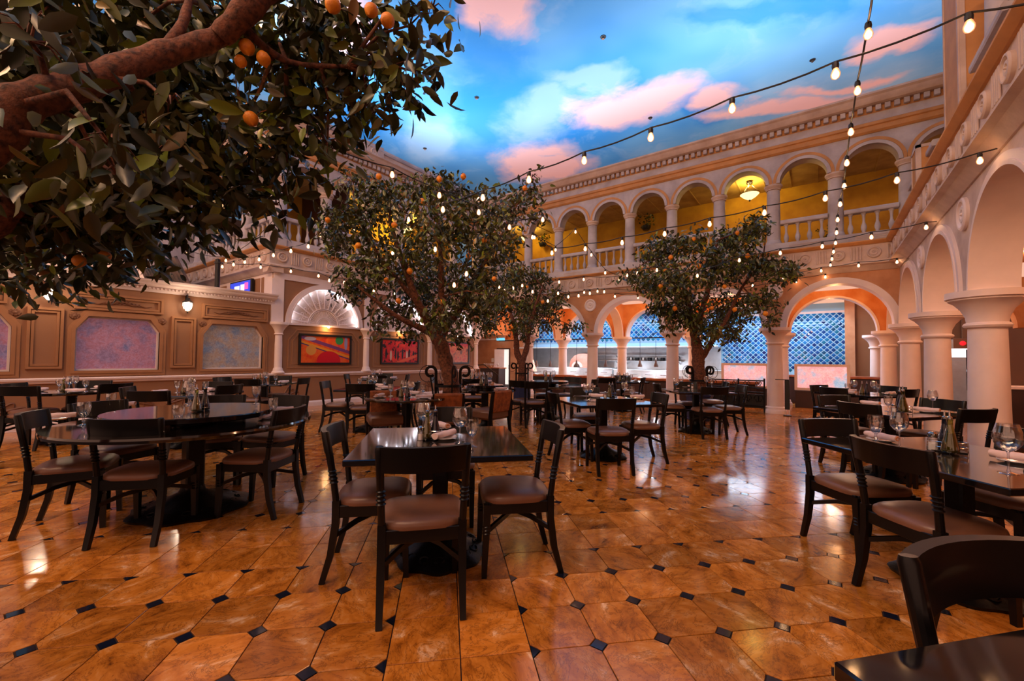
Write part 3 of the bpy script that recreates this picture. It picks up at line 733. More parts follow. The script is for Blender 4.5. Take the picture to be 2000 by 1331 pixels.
for k,c in enumerate(lc):
    f=tag(emp('framed_picture',(LX,c,1.49),PI/2),['black-framed abstract picture in orange and red with a green spot','black-framed red picture with crowded dark figures','black-framed red and amber picture half hidden by the tree'][k],'picture','pictures in the wall bays')
    hw,hh=.745,.4;P=[(-hw+.05,-hh+.05),(hw-.05,-hh+.05),(hw-.05,hh-.05),(-hw+.05,hh-.05)]
    band(G(),P,0,.055,-.05,0).build('frame','black',f,ang=.4)
    M['pic%d'%k]=picmat(k);G().box(-hw+.05,hw-.05,-.03,-.002,-hh+.05,hh-.05).build('canvas','pic%d'%k,f,ang=0)
# half-columns on the left wall
pp=emp('wall_pilaster');r=.085
G().lathe([(.15,0),(.15,.03),(.12,.06),(.115,.1),(.095,.14)],seg=24).build('base','white',pp)
G().lathe([(.092,.12),(.088,.7),(.08,.95)],seg=24).build('shaft','white',pp)
G().lathe([(.08,.94),(.1,.95),(.11,.965),(.1,.98),(.09,.99),(.11,1.06),(.16,1.14),(.19,1.17),(.2,1.18),(.22,1.2),(.22,1.26)],seg=28).build('capital','white',pp)
pu=[False]
for k,y in enumerate((4.98,7.47,9.97,12.38)):
    tag(inst(pp,pu,(LX+.0,y,.88)),'slim white wall column on the chair rail, '+['at the end of the etched windows','between the two brightest red pictures','left of the tree-hidden picture','in the far corner by the open door'][k],'column','slim wall columns')
# left upper storey
fascia(wl,4.8-.14,12.4,4.955-.0)
lcs=[4.95+.625+1.25*k for k in range(6)]
upper(wl,4.8,12.6,lcs)
G().box(4.9,20,.05,.3,7.2,7.62).build('parapet_wall','stone',wl,ang=.3)
G().extr([(.35,7.58),(0,7.58),(-.03,7.62),(-.03,7.68),(.35,7.68)],4.9,20).build('parapet_cap','stoneup',wl,ang=.3)
for y in (7.6,10.1): G().box(y-.35,y+.35,-.02,.3,7.25,7.74).build('parapet_block','stone',wl,ang=.3);ob('roundel',RME,wl,(y,-.02,7.48))
gal_back(wl,5.1,13.5,2.6)
for k in range(7):
    y=4.95+1.25*k
    if k!=6: q_=ucol((LX-.12,y,4.22),'weathered column on the left balcony, '+('at its outer corner' if k==0 else '%s after the corner one'%ORD[k-1]))
    if k==0: q_.scale=(1.3,1.3,1)
    if k<6: balus(0,.95,(LX-.1,y+.15,4.22),PI/2,'stone balustrade of the left balcony facing the court, %s from the outer corner'%ORD[k])
bowl_lamp((LX-1.5,7.05,6.05),'hidden bowl lamp added for the yellow glow in the left gallery, near its corner',130)  # unseen lamps added behind the columns to light the left gallery yellow
bowl_lamp((LX-1.5,10.1,6.05),'hidden bowl lamp added for the yellow glow in the left gallery, behind the big tree',110)
# return face of the left storey (towards the viewer)
ws=struct('wall_return',(0,4.8,0))
fascia(ws,-17.3,LX+.14,-16.6+.03)
G().box(-17.3,-10.83,0,.2,2.6,3.42).build('lower_wall','white',ws,ang=.3)
for a,b in ((-13.3,-11.45),(-14.6,-13.55),(-11.38,-11.24)): G().box(a,b,-.01,0,2.6,3.28).build('tan_panel','tan',ws,ang=.3)
upper(ws,-17.0,-10.66,[-11.5-1.3*k for k in range(5)],r=.5)
gal_back(ws,-17.3,-13.4,2.0,m1='dwood')
G().box(-13.4,-10.9,2.0,2.1,4.0,6.6).build('gallery_wall','dwood',ws,ang=0)
for k,x in enumerate((-12.68,-14.5,-16.2)):
    ucol((x,4.95,4.22),'weathered column on the return balcony above the small screen, %s from the corner'%ORD[k])
for k,(a,b) in enumerate(((-12.5,-10.98),(-14.3,-12.85),(-16.05,-14.65))):
    balus(a,b,(a,4.9,4.22),0,'stone balustrade of the return balcony above the small screen, %s from the corner'%ORD[k],6)
G().box(-19.5,-17.2,-.4,3.0,2.6,6.3).build('end_tower','stoneup',ws,ang=.3)
# small television
tv=tag(emp('television',(-12.35,4.72,2.7)),'small flat television glowing blue and pink above the low cornice','television')
G().cb((0,0,.28),(1.3,.08,.62),.01).build('case','black',tv,ang=.3)
g=G();g.box(-.61,.61,-.045,-.04,.0,.55).build('screen',emi('screen_blue',(40,60,190),1.0),tv,ang=0)
for k,(a,b,c,d,cc) in enumerate([(-.5,-.35,.2,.38,(210,110,190)),(-.33,-.02,.22,.45,(214,220,250)),(.05,.28,.3,.47,(225,220,220)),(.3,.5,.33,.5,(230,80,160)),(-.5,.1,.05,.18,(150,200,220)),(.28,.45,.1,.28,(10,120,180)),(.12,.26,.05,.28,(190,230,240))]):
    G().box(a,b,-.049,-.045,c,d).build('screen_block',emi('screen_block',cc,1.0),tv,ang=0)
# wall lanterns
def lantern(y,l):
    e=tag(emp('wall_lantern',(LX+.13,y,2.35)),l,'lantern','opal wall lanterns')
    G().lathe([(0,-.13),(.03,-.125),(.07,-.07),(.085,0),(.08,.05),(.06,.08)],seg=20).build('globe','lantern',e)
    g=G();g.lathe([(.09,.05),(.095,.065),(.05,.1),(.03,.13),(0,.14)],seg=20)
    for a in range(4): t=a*PI/2+.4;g.tube([(.09*math.cos(t),.09*math.sin(t),.05),(.095*math.cos(t),.095*math.sin(t),0),(.06*math.cos(t),.06*math.sin(t),-.1),(0,0,-.14)],.005,5)
    g.lathe([(.012,-.13),(.012,-.16),(0,-.18)],seg=8);g.build('cage','black',e)
    G().tube([(-.13,0,.12),(-.1,0,.2),(-.03,0,.22),(0,0,.13)],.012,8).build('bracket','black',e)
    G().lathe([(.04,-.13),(.04,-.118)],(0,0,0),12).build('hanger_plate','black',e).location=(-.0,0,.26)
    point((.12,0,.0),9,(255,224,190),.07,e)
lantern(3.07,'lit opal wall lantern between the two etched windows');lantern(1.11,'lit opal wall lantern partly behind the hanging leaves')
# ---------------- furniture prototypes ----------------
def chair_proto():
    e=emp('dining_chair')
    def post(s):
        g=G();P=[(s*.2,-.27,0),(s*.2,-.225,.16),(s*.2,-.2,.34),(s*.2,-.2,.47)];Q=[(s*.2,-.198,.44),(s*.205,-.215,.58),(s*.21,-.238,.72),(s*.213,-.262,.855),(s*.213,-.264,.868)]
        g.bar(P,.036,.036,Vector((0,1,0)),ws=[.85,1,1.1,1.1]);g.tube(Q,[.019,.018,.02,.0215,.017],12);
        for i in range(4):
            z=.575+i*.022;y=-.215-(z-.58)*.165;g.lathe([(.018,-.008),(.026,0),(.018,.008)],(s*.205,y,z),10)
        return g
    def fleg(s):
        g=G();g.bar([(s*.2,.2,0),(s*.2,.19,.25),(s*.2,.185,.43)],.04,.04,Vector((0,1,0)),ws=[.75,.95,1.1])
        for i in range(3): g.lathe([(.02,-.007),(.026,0),(.02,.007)],(s*.2,.188,.26+i*.02),10)
        return g
    for s in (-1,1): post(s).build('back_leg','dark',e,ang=.5);fleg(s).build('front_leg','dark',e,ang=.5)
    g=G();n=10;V=[]
    for i in range(n+1):
        x=-.213+.426*i/n;b=-.05*(1-(x/.213)**2)
        for z,y in ((.738,-.242),(.866,-.264)):
            V+=[(x,y+b-.016,z),(x,y+b+.016,z)]
    F=[]
    for i in range(n):
        a,b=4*i,4*i+4;F+=[(a,b,b+2,a+2),(a+1,a+3,b+3,b+1),(a+2,b+2,b+3,a+3),(a,a+1,b+1,b)]
    F+=[(0,2,3,1),(4*n,4*n+1,4*n+3,4*n+2)];g.add(V,F);g.build('top_rail','dark',e,ang=.5)
    g=G()
    for y,w in ((.185,.4),(-.2,.4)): g.cb((0,y,.405),(w,.024,.07),.003)
    for s in (-1,1): g.cb((s*.2,-.005,.405),(.024,.37,.07),.003)
    g.build('apron','dark',e,ang=.4)
    # domed cushion
    g=G();n=28;V=[];F=[]
    def sup(a,s): 
        c,d=math.cos(a),math.sin(a);w=.228-.018*(-d);return (w*s*math.copysign(abs(c)**.55,c),-.005+.215*s*math.copysign(abs(d)**.55,d))
    rings=[(1,.435),(1.01,.45),(.99,.468),(.9,.483),(.65,.495),(.3,.5)]
    for s,z in rings:
        for i in range(n): x,y=sup(2*PI*i/n,s);V.append((x,y,z))
    for j in range(len(rings)-1):
        for i in range(n): k=(i+1)%n;F.append((j*n+i,j*n+k,(j+1)*n+k,(j+1)*n+i))
    F+=[tuple(range(n))[::-1],tuple((len(rings)-1)*n+i for i in range(n))];g.add(V,F);g.build('seat_cushion','leather',e,ang=1.2)
    for s in (-1,1): G().bar([(s*.19,.18,.27),(s*.1,.07,.315),(0,0,.325),(-s*.1,-.1,.31),(-s*.19,-.2,.27)],.02,.026).build('stretcher','dark',e,ang=.5)
    return e
def brown_chair_proto():
    e=emp('upholstered_chair')
    for s in (-1,1):
        G().bar([(s*.22,-.28,0),(s*.22,-.23,.4),(s*.215,-.25,.6),(s*.215,-.28,.8)],.04,.045,Vector((0,1,0)),ws=[.8,1,1,.9]).build('back_leg','dark',e,ang=.5)
        G().bar([(s*.22,.22,0),(s*.22,.22,.36)],.045,.045,Vector((0,1,0)),ws=[.7,1]).build('front_leg','dark',e,ang=.5)
    R=Matrix.Rotation(math.radians(11),3,'X')
    G().cb((0,-.262,.64),(.4,.07,.34),.02,R).build('back_pad','fabric',e,ang=.5)
    G().cb((0,0,.43),(.48,.48,.15),.035).build('seat_cushion','leather',e,ang=.7)
    return e
CHP=chair_proto();BCP=brown_chair_proto();chu=[False];bcu=[False]
def chair(mx,my,deg,label,group='dining chairs',proto=0):
    f=math.radians(deg);x,y=mx+.29*math.cos(f),my+.29*math.sin(f)
    p,u=((CHP,chu),(BCP,bcu))[proto]
    return tag(inst(p,u,(x,y,0),f-PI/2),label,'chair',group)
def pedestal(e,big=False,mt='black'):
    k=1.35 if big else 1
    G().cb((0,0,.4),(.1*k,.1*k,.64),.012).build('post',mt if big else 'iron',e,ang=.4)
    g=G();n=48
    prof=[(.3,.0),(.31,.02),(.28,.04),(.2,.075),(.12,.11),(.07,.15),(.06,.2)]
    V=[]
    for r,z in prof:
        for i in range(n):
            a=2*PI*i/n;q=r*k*(1+.05*math.cos(8*a)*(z<.1)+.02*math.cos(24*a)*(.02<z<.1));V.append((q*math.cos(a),q*math.sin(a),z))
    F=[(j*n+i,j*n+(i+1)%n,(j+1)*n+(i+1)%n,(j+1)*n+i) for j in range(len(prof)-1) for i in range(n)]+[tuple(range(n))[::-1]]
    g.add(V,F);
    for i in range(16):
        a=2*PI*i/16;c=Vector((.24*k*math.cos(a),.24*k*math.sin(a),.058));t=Vector((-math.sin(a),math.cos(a),0))
        g.tube([c+t*.03*math.cos(b)+Vector((math.cos(a),math.sin(a),-.5))*.022*math.sin(b) for b in [q*.7 for q in range(9)]],.006,5,False)
    g.build('cast_base','iron',e,ang=.9)
    g=G();g.cb((0,0,.70),(.5,.06,.03),.004).cb((0,0,.70),(.06,.5,.03),.004);g.build('top_bracket','iron',e,ang=.4)
def table(c,size,deg,label,kind='square',susan=0,m='tabletop',big=False,group='dining tables'):
    e=tag(emp('dining_table',(c[0],c[1],0),math.radians(deg)),label,'table',group)
    if kind=='square': G().cb((0,0,.732),(size[0],size[1],.036),.005).build('table_top',m,e,ang=.3)
    else: G().lathe([(size-.03,.71),(size-.004,.716),(size,.735),(size-.004,.75),(0,.75)],seg=72).build('table_top',m,e,ang=.4)
    pedestal(e,big)
    if susan:
        s=tag(emp('lazy_susan',(c[0],c[1],.75)),'raised turntable disc on the '+{True:'large round table in the left foreground'}.get(susan==.6,'round table behind the big tree' if susan==.33 else 'wide round table by the farthest tree'),'turntable','table turntables')
        G().lathe([(susan-.02,.035),(susan,.045),(susan,.075),(susan-.006,.082),(0,.082)],seg=72).build('disc',m,s,ang=.4)
        G().lathe([(.16,0),(.16,.03),(.1,.036)],seg=24).build('bearing','black',s,ang=.4)
    return e
TN={}
def T(key,*a,**k): TN[key]=a[3];table(*a,**k)
T('c',(-2.06,2.02),(1.04,1.04),46,'square black granite table at the centre of the foreground')
T('r',(-4.32,1.32),.9,0,'large round dark table with a turntable, left foreground',kind='round',susan=.6,m='woodtop',big=True)
T('3',(-2.35,5.3),(1.12,1.12),50,'square black table just beyond the centre one, set for wine')
T('4',(-1.82,8.19),(1.0,1.0),35,'square dark table in front of the small lemon tree')
T('5',(.66,3.58),(1.2,1.0),-49.3,'long granite table with oil bottle in the right foreground')
T('6',(.635,6.43),(1.0,1.0),53,'square granite table behind the long one, under the side arcade')
T('7',(.62,9.6),(1.0,1.0),50,'farther square table by the corner column with stacked goblets')
T('8',(.72,1.03),(1.0,1.0),48.2,'black table cut off by the bottom picture corner')
T('9',(-9.0,1.2),.52,0,'round table beside the panelled wall under the first lantern',kind='round',m='woodtop')
T('10',(-7.4,2.2),(1.0,1.0),45,'square dark table by the middle etched window')
T('11',(-9.1,3.95),(1.0,1.0),45,'square dark table below the grey etched window')
T('12',(-6.45,4.6),(1.0,1.0),40,'square dark table in front of the first red picture')
T('13',(-4.67,3.9),.56,0,'round dark table among the brown upholstered chairs',kind='round',m='woodtop')
p14=PD(948,7.5);T('14',p14,.55,0,'round table with turntable right behind the big tree',kind='round',susan=.33,m='woodtop')
p15=PD(1072,9.0);T('15',p15,.82,0,'wide round table with turntable before the farthest tree',kind='round',susan=.42,m='woodtop')
p16=PD(1215,10.8);T('16',p16,(1.0,1.0),45,'square dark table near the kitchen counter')
T('17',(-9.1,6.7),(.9,.9),45,'square table with flowers against the wall under the pictures')
p18=PD(925,9.6);T('18',p18,(.95,.95),45,'square table past the big tree')
nA='its back to the viewer'
CH=[(-1.56,1.42,139,'dark chair in the middle foreground, back to the viewer, at the centre table'),(-2.47,1.46,47,'dark chair on the left side of the centre granite table'),(-1.41,2.44,225,'dark chair on the right side of the centre granite table'),(-2.66,2.66,-44,'dark chair on the far side of the centre granite table, facing the viewer'),
(-3.78,.75,135,'nearest dark chair of the big round table, back to the viewer'),(-4.74,.41,66,'dark chair at the far left edge of the big round table'),(-3.60,1.80,213,'dark chair on the near right of the big round table'),(-4.76,2.36,-65,'dark chair behind the right end of the big round table'),(-5.3,1.86,-27,'dark chair facing the viewer across the big round table'),(-5.37,.885,22,'dark chair behind the left end of the big round table'),
(.276,3.03,40.7,'large dark chair at the long granite table, nearest to the viewer'),(.03,4.0,-49,'dark chair at the left end of the long granite table'),(1.17,4.22,221,'dark chair across the long granite table, its back to the column'),(.82,2.5,40.7,'dark chair at the near side of the long table, cut by the picture edge'),
(.277,1.475,-41,'curved chair back looming over the bottom right table'),
(-1.82,4.49,132,'dark chair with its back to the viewer at the second square table'),(-1.66,5.6,222,'dark chair right of the second square table'),(-2.83,4.75,45,'dark chair left of the second square table'),(-2.95,5.95,-50,'dark chair behind the second square table, facing the viewer'),
(-1.38,7.59,127,'dark chair before the table at the small lemon tree'),(-2.45,7.85,30,'dark chair left of the table at the small lemon tree'),(-1.1,8.55,210,'dark chair right of the table at the small lemon tree'),(-2.2,8.95,-58,'dark chair behind the table at the small lemon tree'),
(.31,5.76,47,'dark chair with broad back at the second granite table under the arcade'),(.13,6.91,-47,'dark chair at the left side of the arcade table, turned right'),(1.24,5.85,137,'dark chair before the middle arcade column'),(1.2,7.1,227,'dark chair on the far side of the arcade table'),
(.17,8.95,53,'dark chair before the farther corner-column table'),(-.03,9.75,-35,'dark chair left of the farther corner-column table'),(1.2,9.35,140,'dark chair with spindle look right of the corner-column table'),(1.1,10.3,225,'dark chair behind the corner-column table'),
(-8.57,.64,139,'dark chair nearest the viewer at the wall-side round table'),(-9.66,1.56,-30,'dark chair against the panelled wall at the round table'),(-8.5,1.62,205,'dark chair right of the wall-side round table'),(-9.5,.65,50,'dark chair at the picture edge by the wall-side round table'),
(-6.5,1.5,138,'dark chair with its back to the viewer behind the big round table'),(-7.5,1.5,60,'dark chair left of the table by the middle window'),(-7.05,2.6,205,'dark chair right of the table by the middle window'),(-8.1,2.8,-45,'dark chair behind the table by the middle window'),
(-9.75,3.4,30,'dark chair beside the wall under the grey window, first'),(-8.62,3.42,131,'dark chair near side of the table under the grey window'),(-9.7,4.55,-40,'dark chair with back to the wall below the slim column'),(-8.45,4.45,215,'dark chair at the right of the table under the grey window'),
(-7.08,4.05,40,'dark chair left of the table before the first red picture'),(-5.97,4.03,132,'dark chair, back to the viewer, before the first red picture'),(-5.85,5.15,222,'dark chair hidden behind the brown one at the picture table'),(-7.05,5.25,-45,'dark chair behind the table before the first red picture'),
(-9.65,6.1,45,'dark chair left of the flower table by the wall'),(-9.55,7.2,-45,'dark chair behind the flower table by the wall'),(-8.55,7.2,222,'dark chair right of the flower table by the wall'),(-8.5,6.2,135,'dark chair near side of the flower table by the wall'),
(*PD(925,8.8),130,'dark chair with its back to the viewer beside the big tree'),(*PD(845,9.4),30,'dark chair seen left behind the big tree guard'),
(*PD(1049,7.9),137,'dark chair, back to the viewer, at the wide round table'),(*PD(1012,8.3),95,'dark chair at the left of the wide round table'),(*PD(1165,9.3),190,'dark chair right of the wide round table'),(*PD(1060,10.2),-50,'dark chair behind the wide round table'),(*PD(1120,10.2),-90,'dark chair behind the wide round table, nearer the counter'),
(*PD(1185,10.0),130,'dark chair near side of the kitchen-counter table'),(*PD(1258,10.3),190,'dark chair right of the kitchen-counter table'),(*PD(1215,11.7),-50,'dark chair between counter and its nearest table'),
(*PD(1420,8.6),200,'dark chair before the scrolled iron railing')]
for x,y,d,l in CH: chair(x,y,d,l)
for x,y,d,l in [(*PD(750,6.25),-30,'tan-backed upholstered chair left of the small round table'),(*PD(877,5.85),150,'tan-backed upholstered chair seen from behind, centre of the room'),(*PD(983,6.5),178,'tan-backed upholstered chair turned towards the turntable')]:
    chair(x,y,d,l,'upholstered chairs',1)
# ---------------- tableware ----------------
def P0(name): return emp(name)
def wine_proto():
    e=P0('wine_glass')
    G().lathe([(.036,0),(.034,.003),(.008,.008),(.0045,.02),(.004,.09),(.008,.1)],seg=20,cap=False).build('stem','water',e)
    G().lathe([(.006,.098),(.028,.11),(.045,.135),(.05,.16),(.046,.19),(.036,.225),(.0345,.225),(.044,.19),(.048,.16),(.043,.136),(.026,.113),(.0,.103)],seg=24,cap=False).build('bowl','glass',e,ang=1.2)
    return e
def goblet_proto():
    e=P0('water_goblet')
    G().lathe([(.036,0),(.034,.004),(.01,.01),(.006,.02),(.012,.032),(.006,.044),(.008,.06)],seg=20,cap=False).build('stem','water',e)
    G().lathe([(.007,.058),(.022,.07),(.035,.1),(.04,.135),(.038,.172),(.0365,.172),(.038,.135),(.033,.1),(.02,.073),(0,.064)],seg=24,cap=False).build('bowl','glass',e,ang=1.2)
    return e
def napkin_proto():
    e=P0('rolled_napkin')
    g=G();n=14;V=[];L=13
    for j in range(L):
        x=-.11+.22*j/(L-1);
        for i in range(n):
            a=2*PI*i/n;r=.024*(1+.08*math.sin(3*a+j*.7)+.05*math.sin(j*1.3));V.append((x,r*1.1*math.cos(a),.02+r*.85*math.sin(a)))
    F=[(j*n+i,j*n+(i+1)%n,(j+1)*n+(i+1)%n,(j+1)*n+i) for j in range(L-1) for i in range(n)]+[tuple(range(n))[::-1],tuple((L-1)*n+i for i in range(n))]
    g.add(V,F);g.build('cloth','napkin',e,ang=1.2)
    g=G();g.tube([(.111,.016*math.cos(a)*(1-a/20),.02+.014*math.sin(a)*(1-a/20)) for a in [q*.5 for q in range(20)]],.003,5);g.build('rolled_end','lemonband' if 'lemonband' in M else 'napkin',e)
    return e
def plate_proto():
    e=P0('side_plate');G().lathe([(.05,0),(.055,.004),(.085,.014),(.084,.017),(.05,.008),(0,.007)],seg=32).build('dish','plate',e,ang=1);return e
def bottle_proto(name,mt):
    e=P0(name)
    G().lathe([(.034,0),(.037,.005),(.037,.02),(.03,.06),(.02,.105),(.013,.14),(.0125,.165),(.014,.168),(.014,.175)],seg=20).build('body','greenglass' if mt=='oil' else mt,e,ang=.9)
    if mt=='oil': G().lathe([(.03,.003),(.0335,.006),(.0335,.02),(.027,.058),(.0175,.1),(0,.1)],seg=16).build('oil_fill','oil',e,ang=.9)
    G().lathe([(.012,.174),(.012,.185),(.005,.19),(.004,.212),(.002,.22)],seg=12).build('pourer','chrome',e)
    return e
def shaker_proto():
    e=P0('salt_shaker');G().lathe([(.022,0),(.024,.005),(.021,.05),(.017,.07)],seg=10).build('jar','glass',e,ang=.4);G().lathe([(.018,.002),(.018,.04)],seg=10).build('salt_fill','salt',e,ang=.4)
    G().lathe([(.019,.068),(.021,.072),(.02,.085),(.012,.094),(0,.096)],seg=16).build('cap','chrome',e);return e
def caddy_proto():
    e=P0('condiment_caddy');g=G()
    for z in (.03,.06): g.tube([(.09*math.cos(a),.05*math.sin(a),z) for a in [q*PI/12 for q in range(25)]],.0025,6,False)
    for a in (0,PI/2,PI,1.5*PI): g.tube([(.09*math.cos(a),.05*math.sin(a),0),(.09*math.cos(a),.05*math.sin(a),.06)],.0025,6)
    g.tube([(0,-.05,.06),(0,-.025,.15),(0,0,.17),(0,.025,.15),(0,.05,.06)],.0025,6);g.build('wire_rack','chrome',e)
    G().cb((0,0,.004),(.16,.09,.006),.002).build('rack_base','black',e,ang=.4);return e
def vase_proto():
    e=P0('flower_vase');G().lathe([(.035,0),(.04,.02),(.035,.1),(.03,.12)],seg=14).build('pot','black',e)
    g=G()
    for i in range(40):
        a=rnd.random()*6.28;r=rnd.uniform(0,.09);c=Vector((r*math.cos(a),r*math.sin(a),rnd.uniform(.12,.24)));t=Vector((rnd.gauss(0,1),rnd.gauss(0,1),rnd.gauss(0,1))).normalized()*.02;q=t.orthogonal()*.6;g.add([c-t,c+q,c+t,c-q],[(0,1,2,3)])
    g.build('blooms','napkin',e,ang=0);return e
M['lemonband']=mat('amber_napkin_lining',(206,130,76),.8)
PR={'w':(wine_proto(),[False],'wine glass'),'g':(goblet_proto(),[False],'water goblet'),'n':(napkin_proto(),[False],'rolled napkin'),'p':(plate_proto(),[False],'side plate'),
 'o':(bottle_proto('oil_bottle','oil'),[False],'oil bottle'),'v':(bottle_proto('vinegar_bottle','vinegar'),[False],'vinegar bottle'),'s':(shaker_proto(),[False],'salt shaker'),'c':(caddy_proto(),[False],'condiment caddy'),'f':(vase_proto(),[False],'flower vase')}
CATN={'w':'glass','g':'glass','n':'napkin','p':'plate','o':'bottle','v':'bottle','s':'shaker','c':'caddy','f':'vase'}
LOOK={'w':'tall clear wine glass','g':'footed clear water goblet','n':'rolled pink-white napkin','p':'small white side plate','o':'amber olive oil bottle','v':'dark vinegar bottle','s':'glass salt shaker with metal cap','c':'wire condiment caddy','f':'low dark vase of pale flowers'}
items={}
SHORT={'3':'second square table','4':'table before the small tree','5':'long granite table','6':'granite table under the arcade','7':'table by the corner column','9':'round wall-side table','10':'table by the middle window','11':'table under the grey window','12':'table before the first picture','14':'turntable table behind the big tree','15':'wide turntable table','16':'table near the kitchen counter','17':'flower table by the wall','18':'table past the big tree','r':'big round table','c':'centre granite table','13':'small round table'}
def item(key,k,x,y,z=.75,rz=0,s=1):
    items.setdefault((key,k),[]).append((x,y,z,rz,s))
def ipx(key,k,px,py,z=.75,rz=0,s=1):
    p=on(px,py,'z',z);item(key,k,p.x,p.y,z,rz,s)
TZ=.75;SZ=.832
for a in [('c','w',898,865,TZ,0,1),('c','g',922,872,TZ,0,1),('c','w',826,849,TZ,0,1),('c','g',843,848,TZ,0,1),('c','o',834,857,.757,0,1),('c','v',850,855,.757,0,1),('c','s',821,860,TZ,0,1),
 ('r','g',163,831,TZ,0,1.05),('r','g',348,836,TZ,0,1),('r','g',533,815,TZ,0,1),('r','g',216,804,TZ,0,1),('r','g',500,789,SZ,0,1),('r','g',372,793,SZ,0,1),('r','w',368,789,SZ,0,1),
 ('r','o',383,803,SZ+.007,0,1),('r','v',400,800,SZ+.007,0,1),
 ('5','w',1757,873,TZ,0,1.0),('5','g',1711,866,TZ,0,1.1),('5','w',1970,925,TZ,0,1.1),('5','s',1822,880,TZ,0,1.25),('5','o',1856,884,.757,0,1.15),('5','v',1846,878,.757,0,1.1),
 ('3','w',1145,782,TZ,0,1),('3','w',1153,781,TZ,0,1),('3','w',1220,777,TZ,0,1),('3','g',1234,779,TZ,0,1),('3','o',1190,777,.757,0,1),('3','v',1196,775,.757,0,1),('3','s',1182,778,TZ,0,1),
 ('4','w',1321,764,TZ,0,1),('4','w',1330,757,TZ,0,1),('4','w',1380,757,TZ,0,1),('4','g',1390,757,TZ,0,1),('4','s',1352,759,TZ,0,1),
 ('6','w',1822,800,TZ,0,1),('6','s',1746,806,TZ,0,1),('6','o',1764,805,.757,0,1.3),('6','v',1758,802,.757,0,1.2),('6','g',1735,804,TZ,0,1)]: ipx(*a)
def around(key,c,R,lst):
    for k,ang,rr in lst: item(key,k,c[0]+R*rr*math.cos(math.radians(ang)),c[1]+R*rr*math.sin(math.radians(ang)),TZ,math.radians(ang+90))
# napkins lying on plates
NP=[('c',*on(868,858,'z',.75)[:2],100),('c',*on(860,838,'z',.75)[:2],-15),('r',*on(112,820,'z',.75)[:2],75),('r',*on(240,795,'z',.75)[:2],50),('r',*on(548,806,'z',.75)[:2],60),('r',*on(525,818,'z',.75)[:2],120),
 ('5',*on(1722,862,'z',.75)[:2],-48),('5',*on(1990,905,'z',.75)[:2],-30),('6',*on(1810,806,'z',.75)[:2],-30),('6',*on(1700,792,'z',.75)[:2],-40),('3',*on(1165,777,'z',.75)[:2],0),('3',*on(1245,779,'z',.75)[:2],60),('4',*on(1336,757,'z',.75)[:2],0)]
for key,x,y,a in NP: item(key,'p',x,y);item(key,'n',x,y,.765,math.radians(a))
for key in ('9','10','11','12','13','14','15','16','17','18','7'):
    c={'9':(-9,1.2),'10':(-7.4,2.2),'11':(-9.1,3.95),'12':(-6.45,4.6),'13':(-4.67,3.9),'14':p14,'15':p15,'16':p16,'17':(-9.1,6.7),'18':p18,'7':(.62,9.6)}[key]
    R=.5
    for a in (45,225) if key in('11','16','17','18') else (0,120,240):
        x,y=c[0]+.36*math.cos(math.radians(a)),c[1]+.36*math.sin(math.radians(a));item(key,'p',x,y);item(key,'n',x,y,.765,math.radians(a+60))
    su={'14':SZ,'15':SZ}.get(key,TZ)
    if key!='17':
        item(key,'w',c[0]-.12,c[1]+.05,su);item(key,'w',c[0]+.14,c[1]-.04,su);item(key,'o',c[0]-.02,c[1]-.08,su);item(key,'v',c[0]+.05,c[1]-.02,su)
        if key not in('14','15'): item(key,'g',c[0]-.22,c[1]-.1,su);item(key,'g',c[0]+.2,c[1]+.12,su)
    else: item(key,'f',c[0],c[1],TZ);item(key,'w',c[0]-.2,c[1],TZ);item(key,'w',c[0]-.13,c[1]-.1,TZ)
ipx('c','c',842,857);ipx('r','c',391,802,SZ);ipx('5','c',1851,882);ipx('3','c',1193,776);ipx('6','c',1761,804)
for (key,k),L in items.items():
    L=sorted(L,key=lambda q:px_of(q[:3])[0])
    for i,(x,y,z,rz,s) in enumerate(L):
        pr_,us,nm=PR[k];o=inst(pr_,us,(x,y,z),rz);o.scale=(s,s,s)
        w='' if len(L)==1 else ', %s of its %s from the left'%(ORD[i],{2:'two',3:'three',4:'four',5:'five',6:'six',7:'seven'}.get(len(L),str(len(L))))
        tn=TN[key].split(',')[0].split(' with ')[0].split(' among ')[0]
        lab='%s on the %s%s'%(LOOK[k],tn,w)
        if len(lab.split())>16: lab='%s on the %s%s'%(nm,tn,w)
        if len(lab.split())>15: lab='%s on the %s%s'%(nm,SHORT.get(key,tn),w)
        tag(o,lab,CATN[k],nm+'s on the tables')
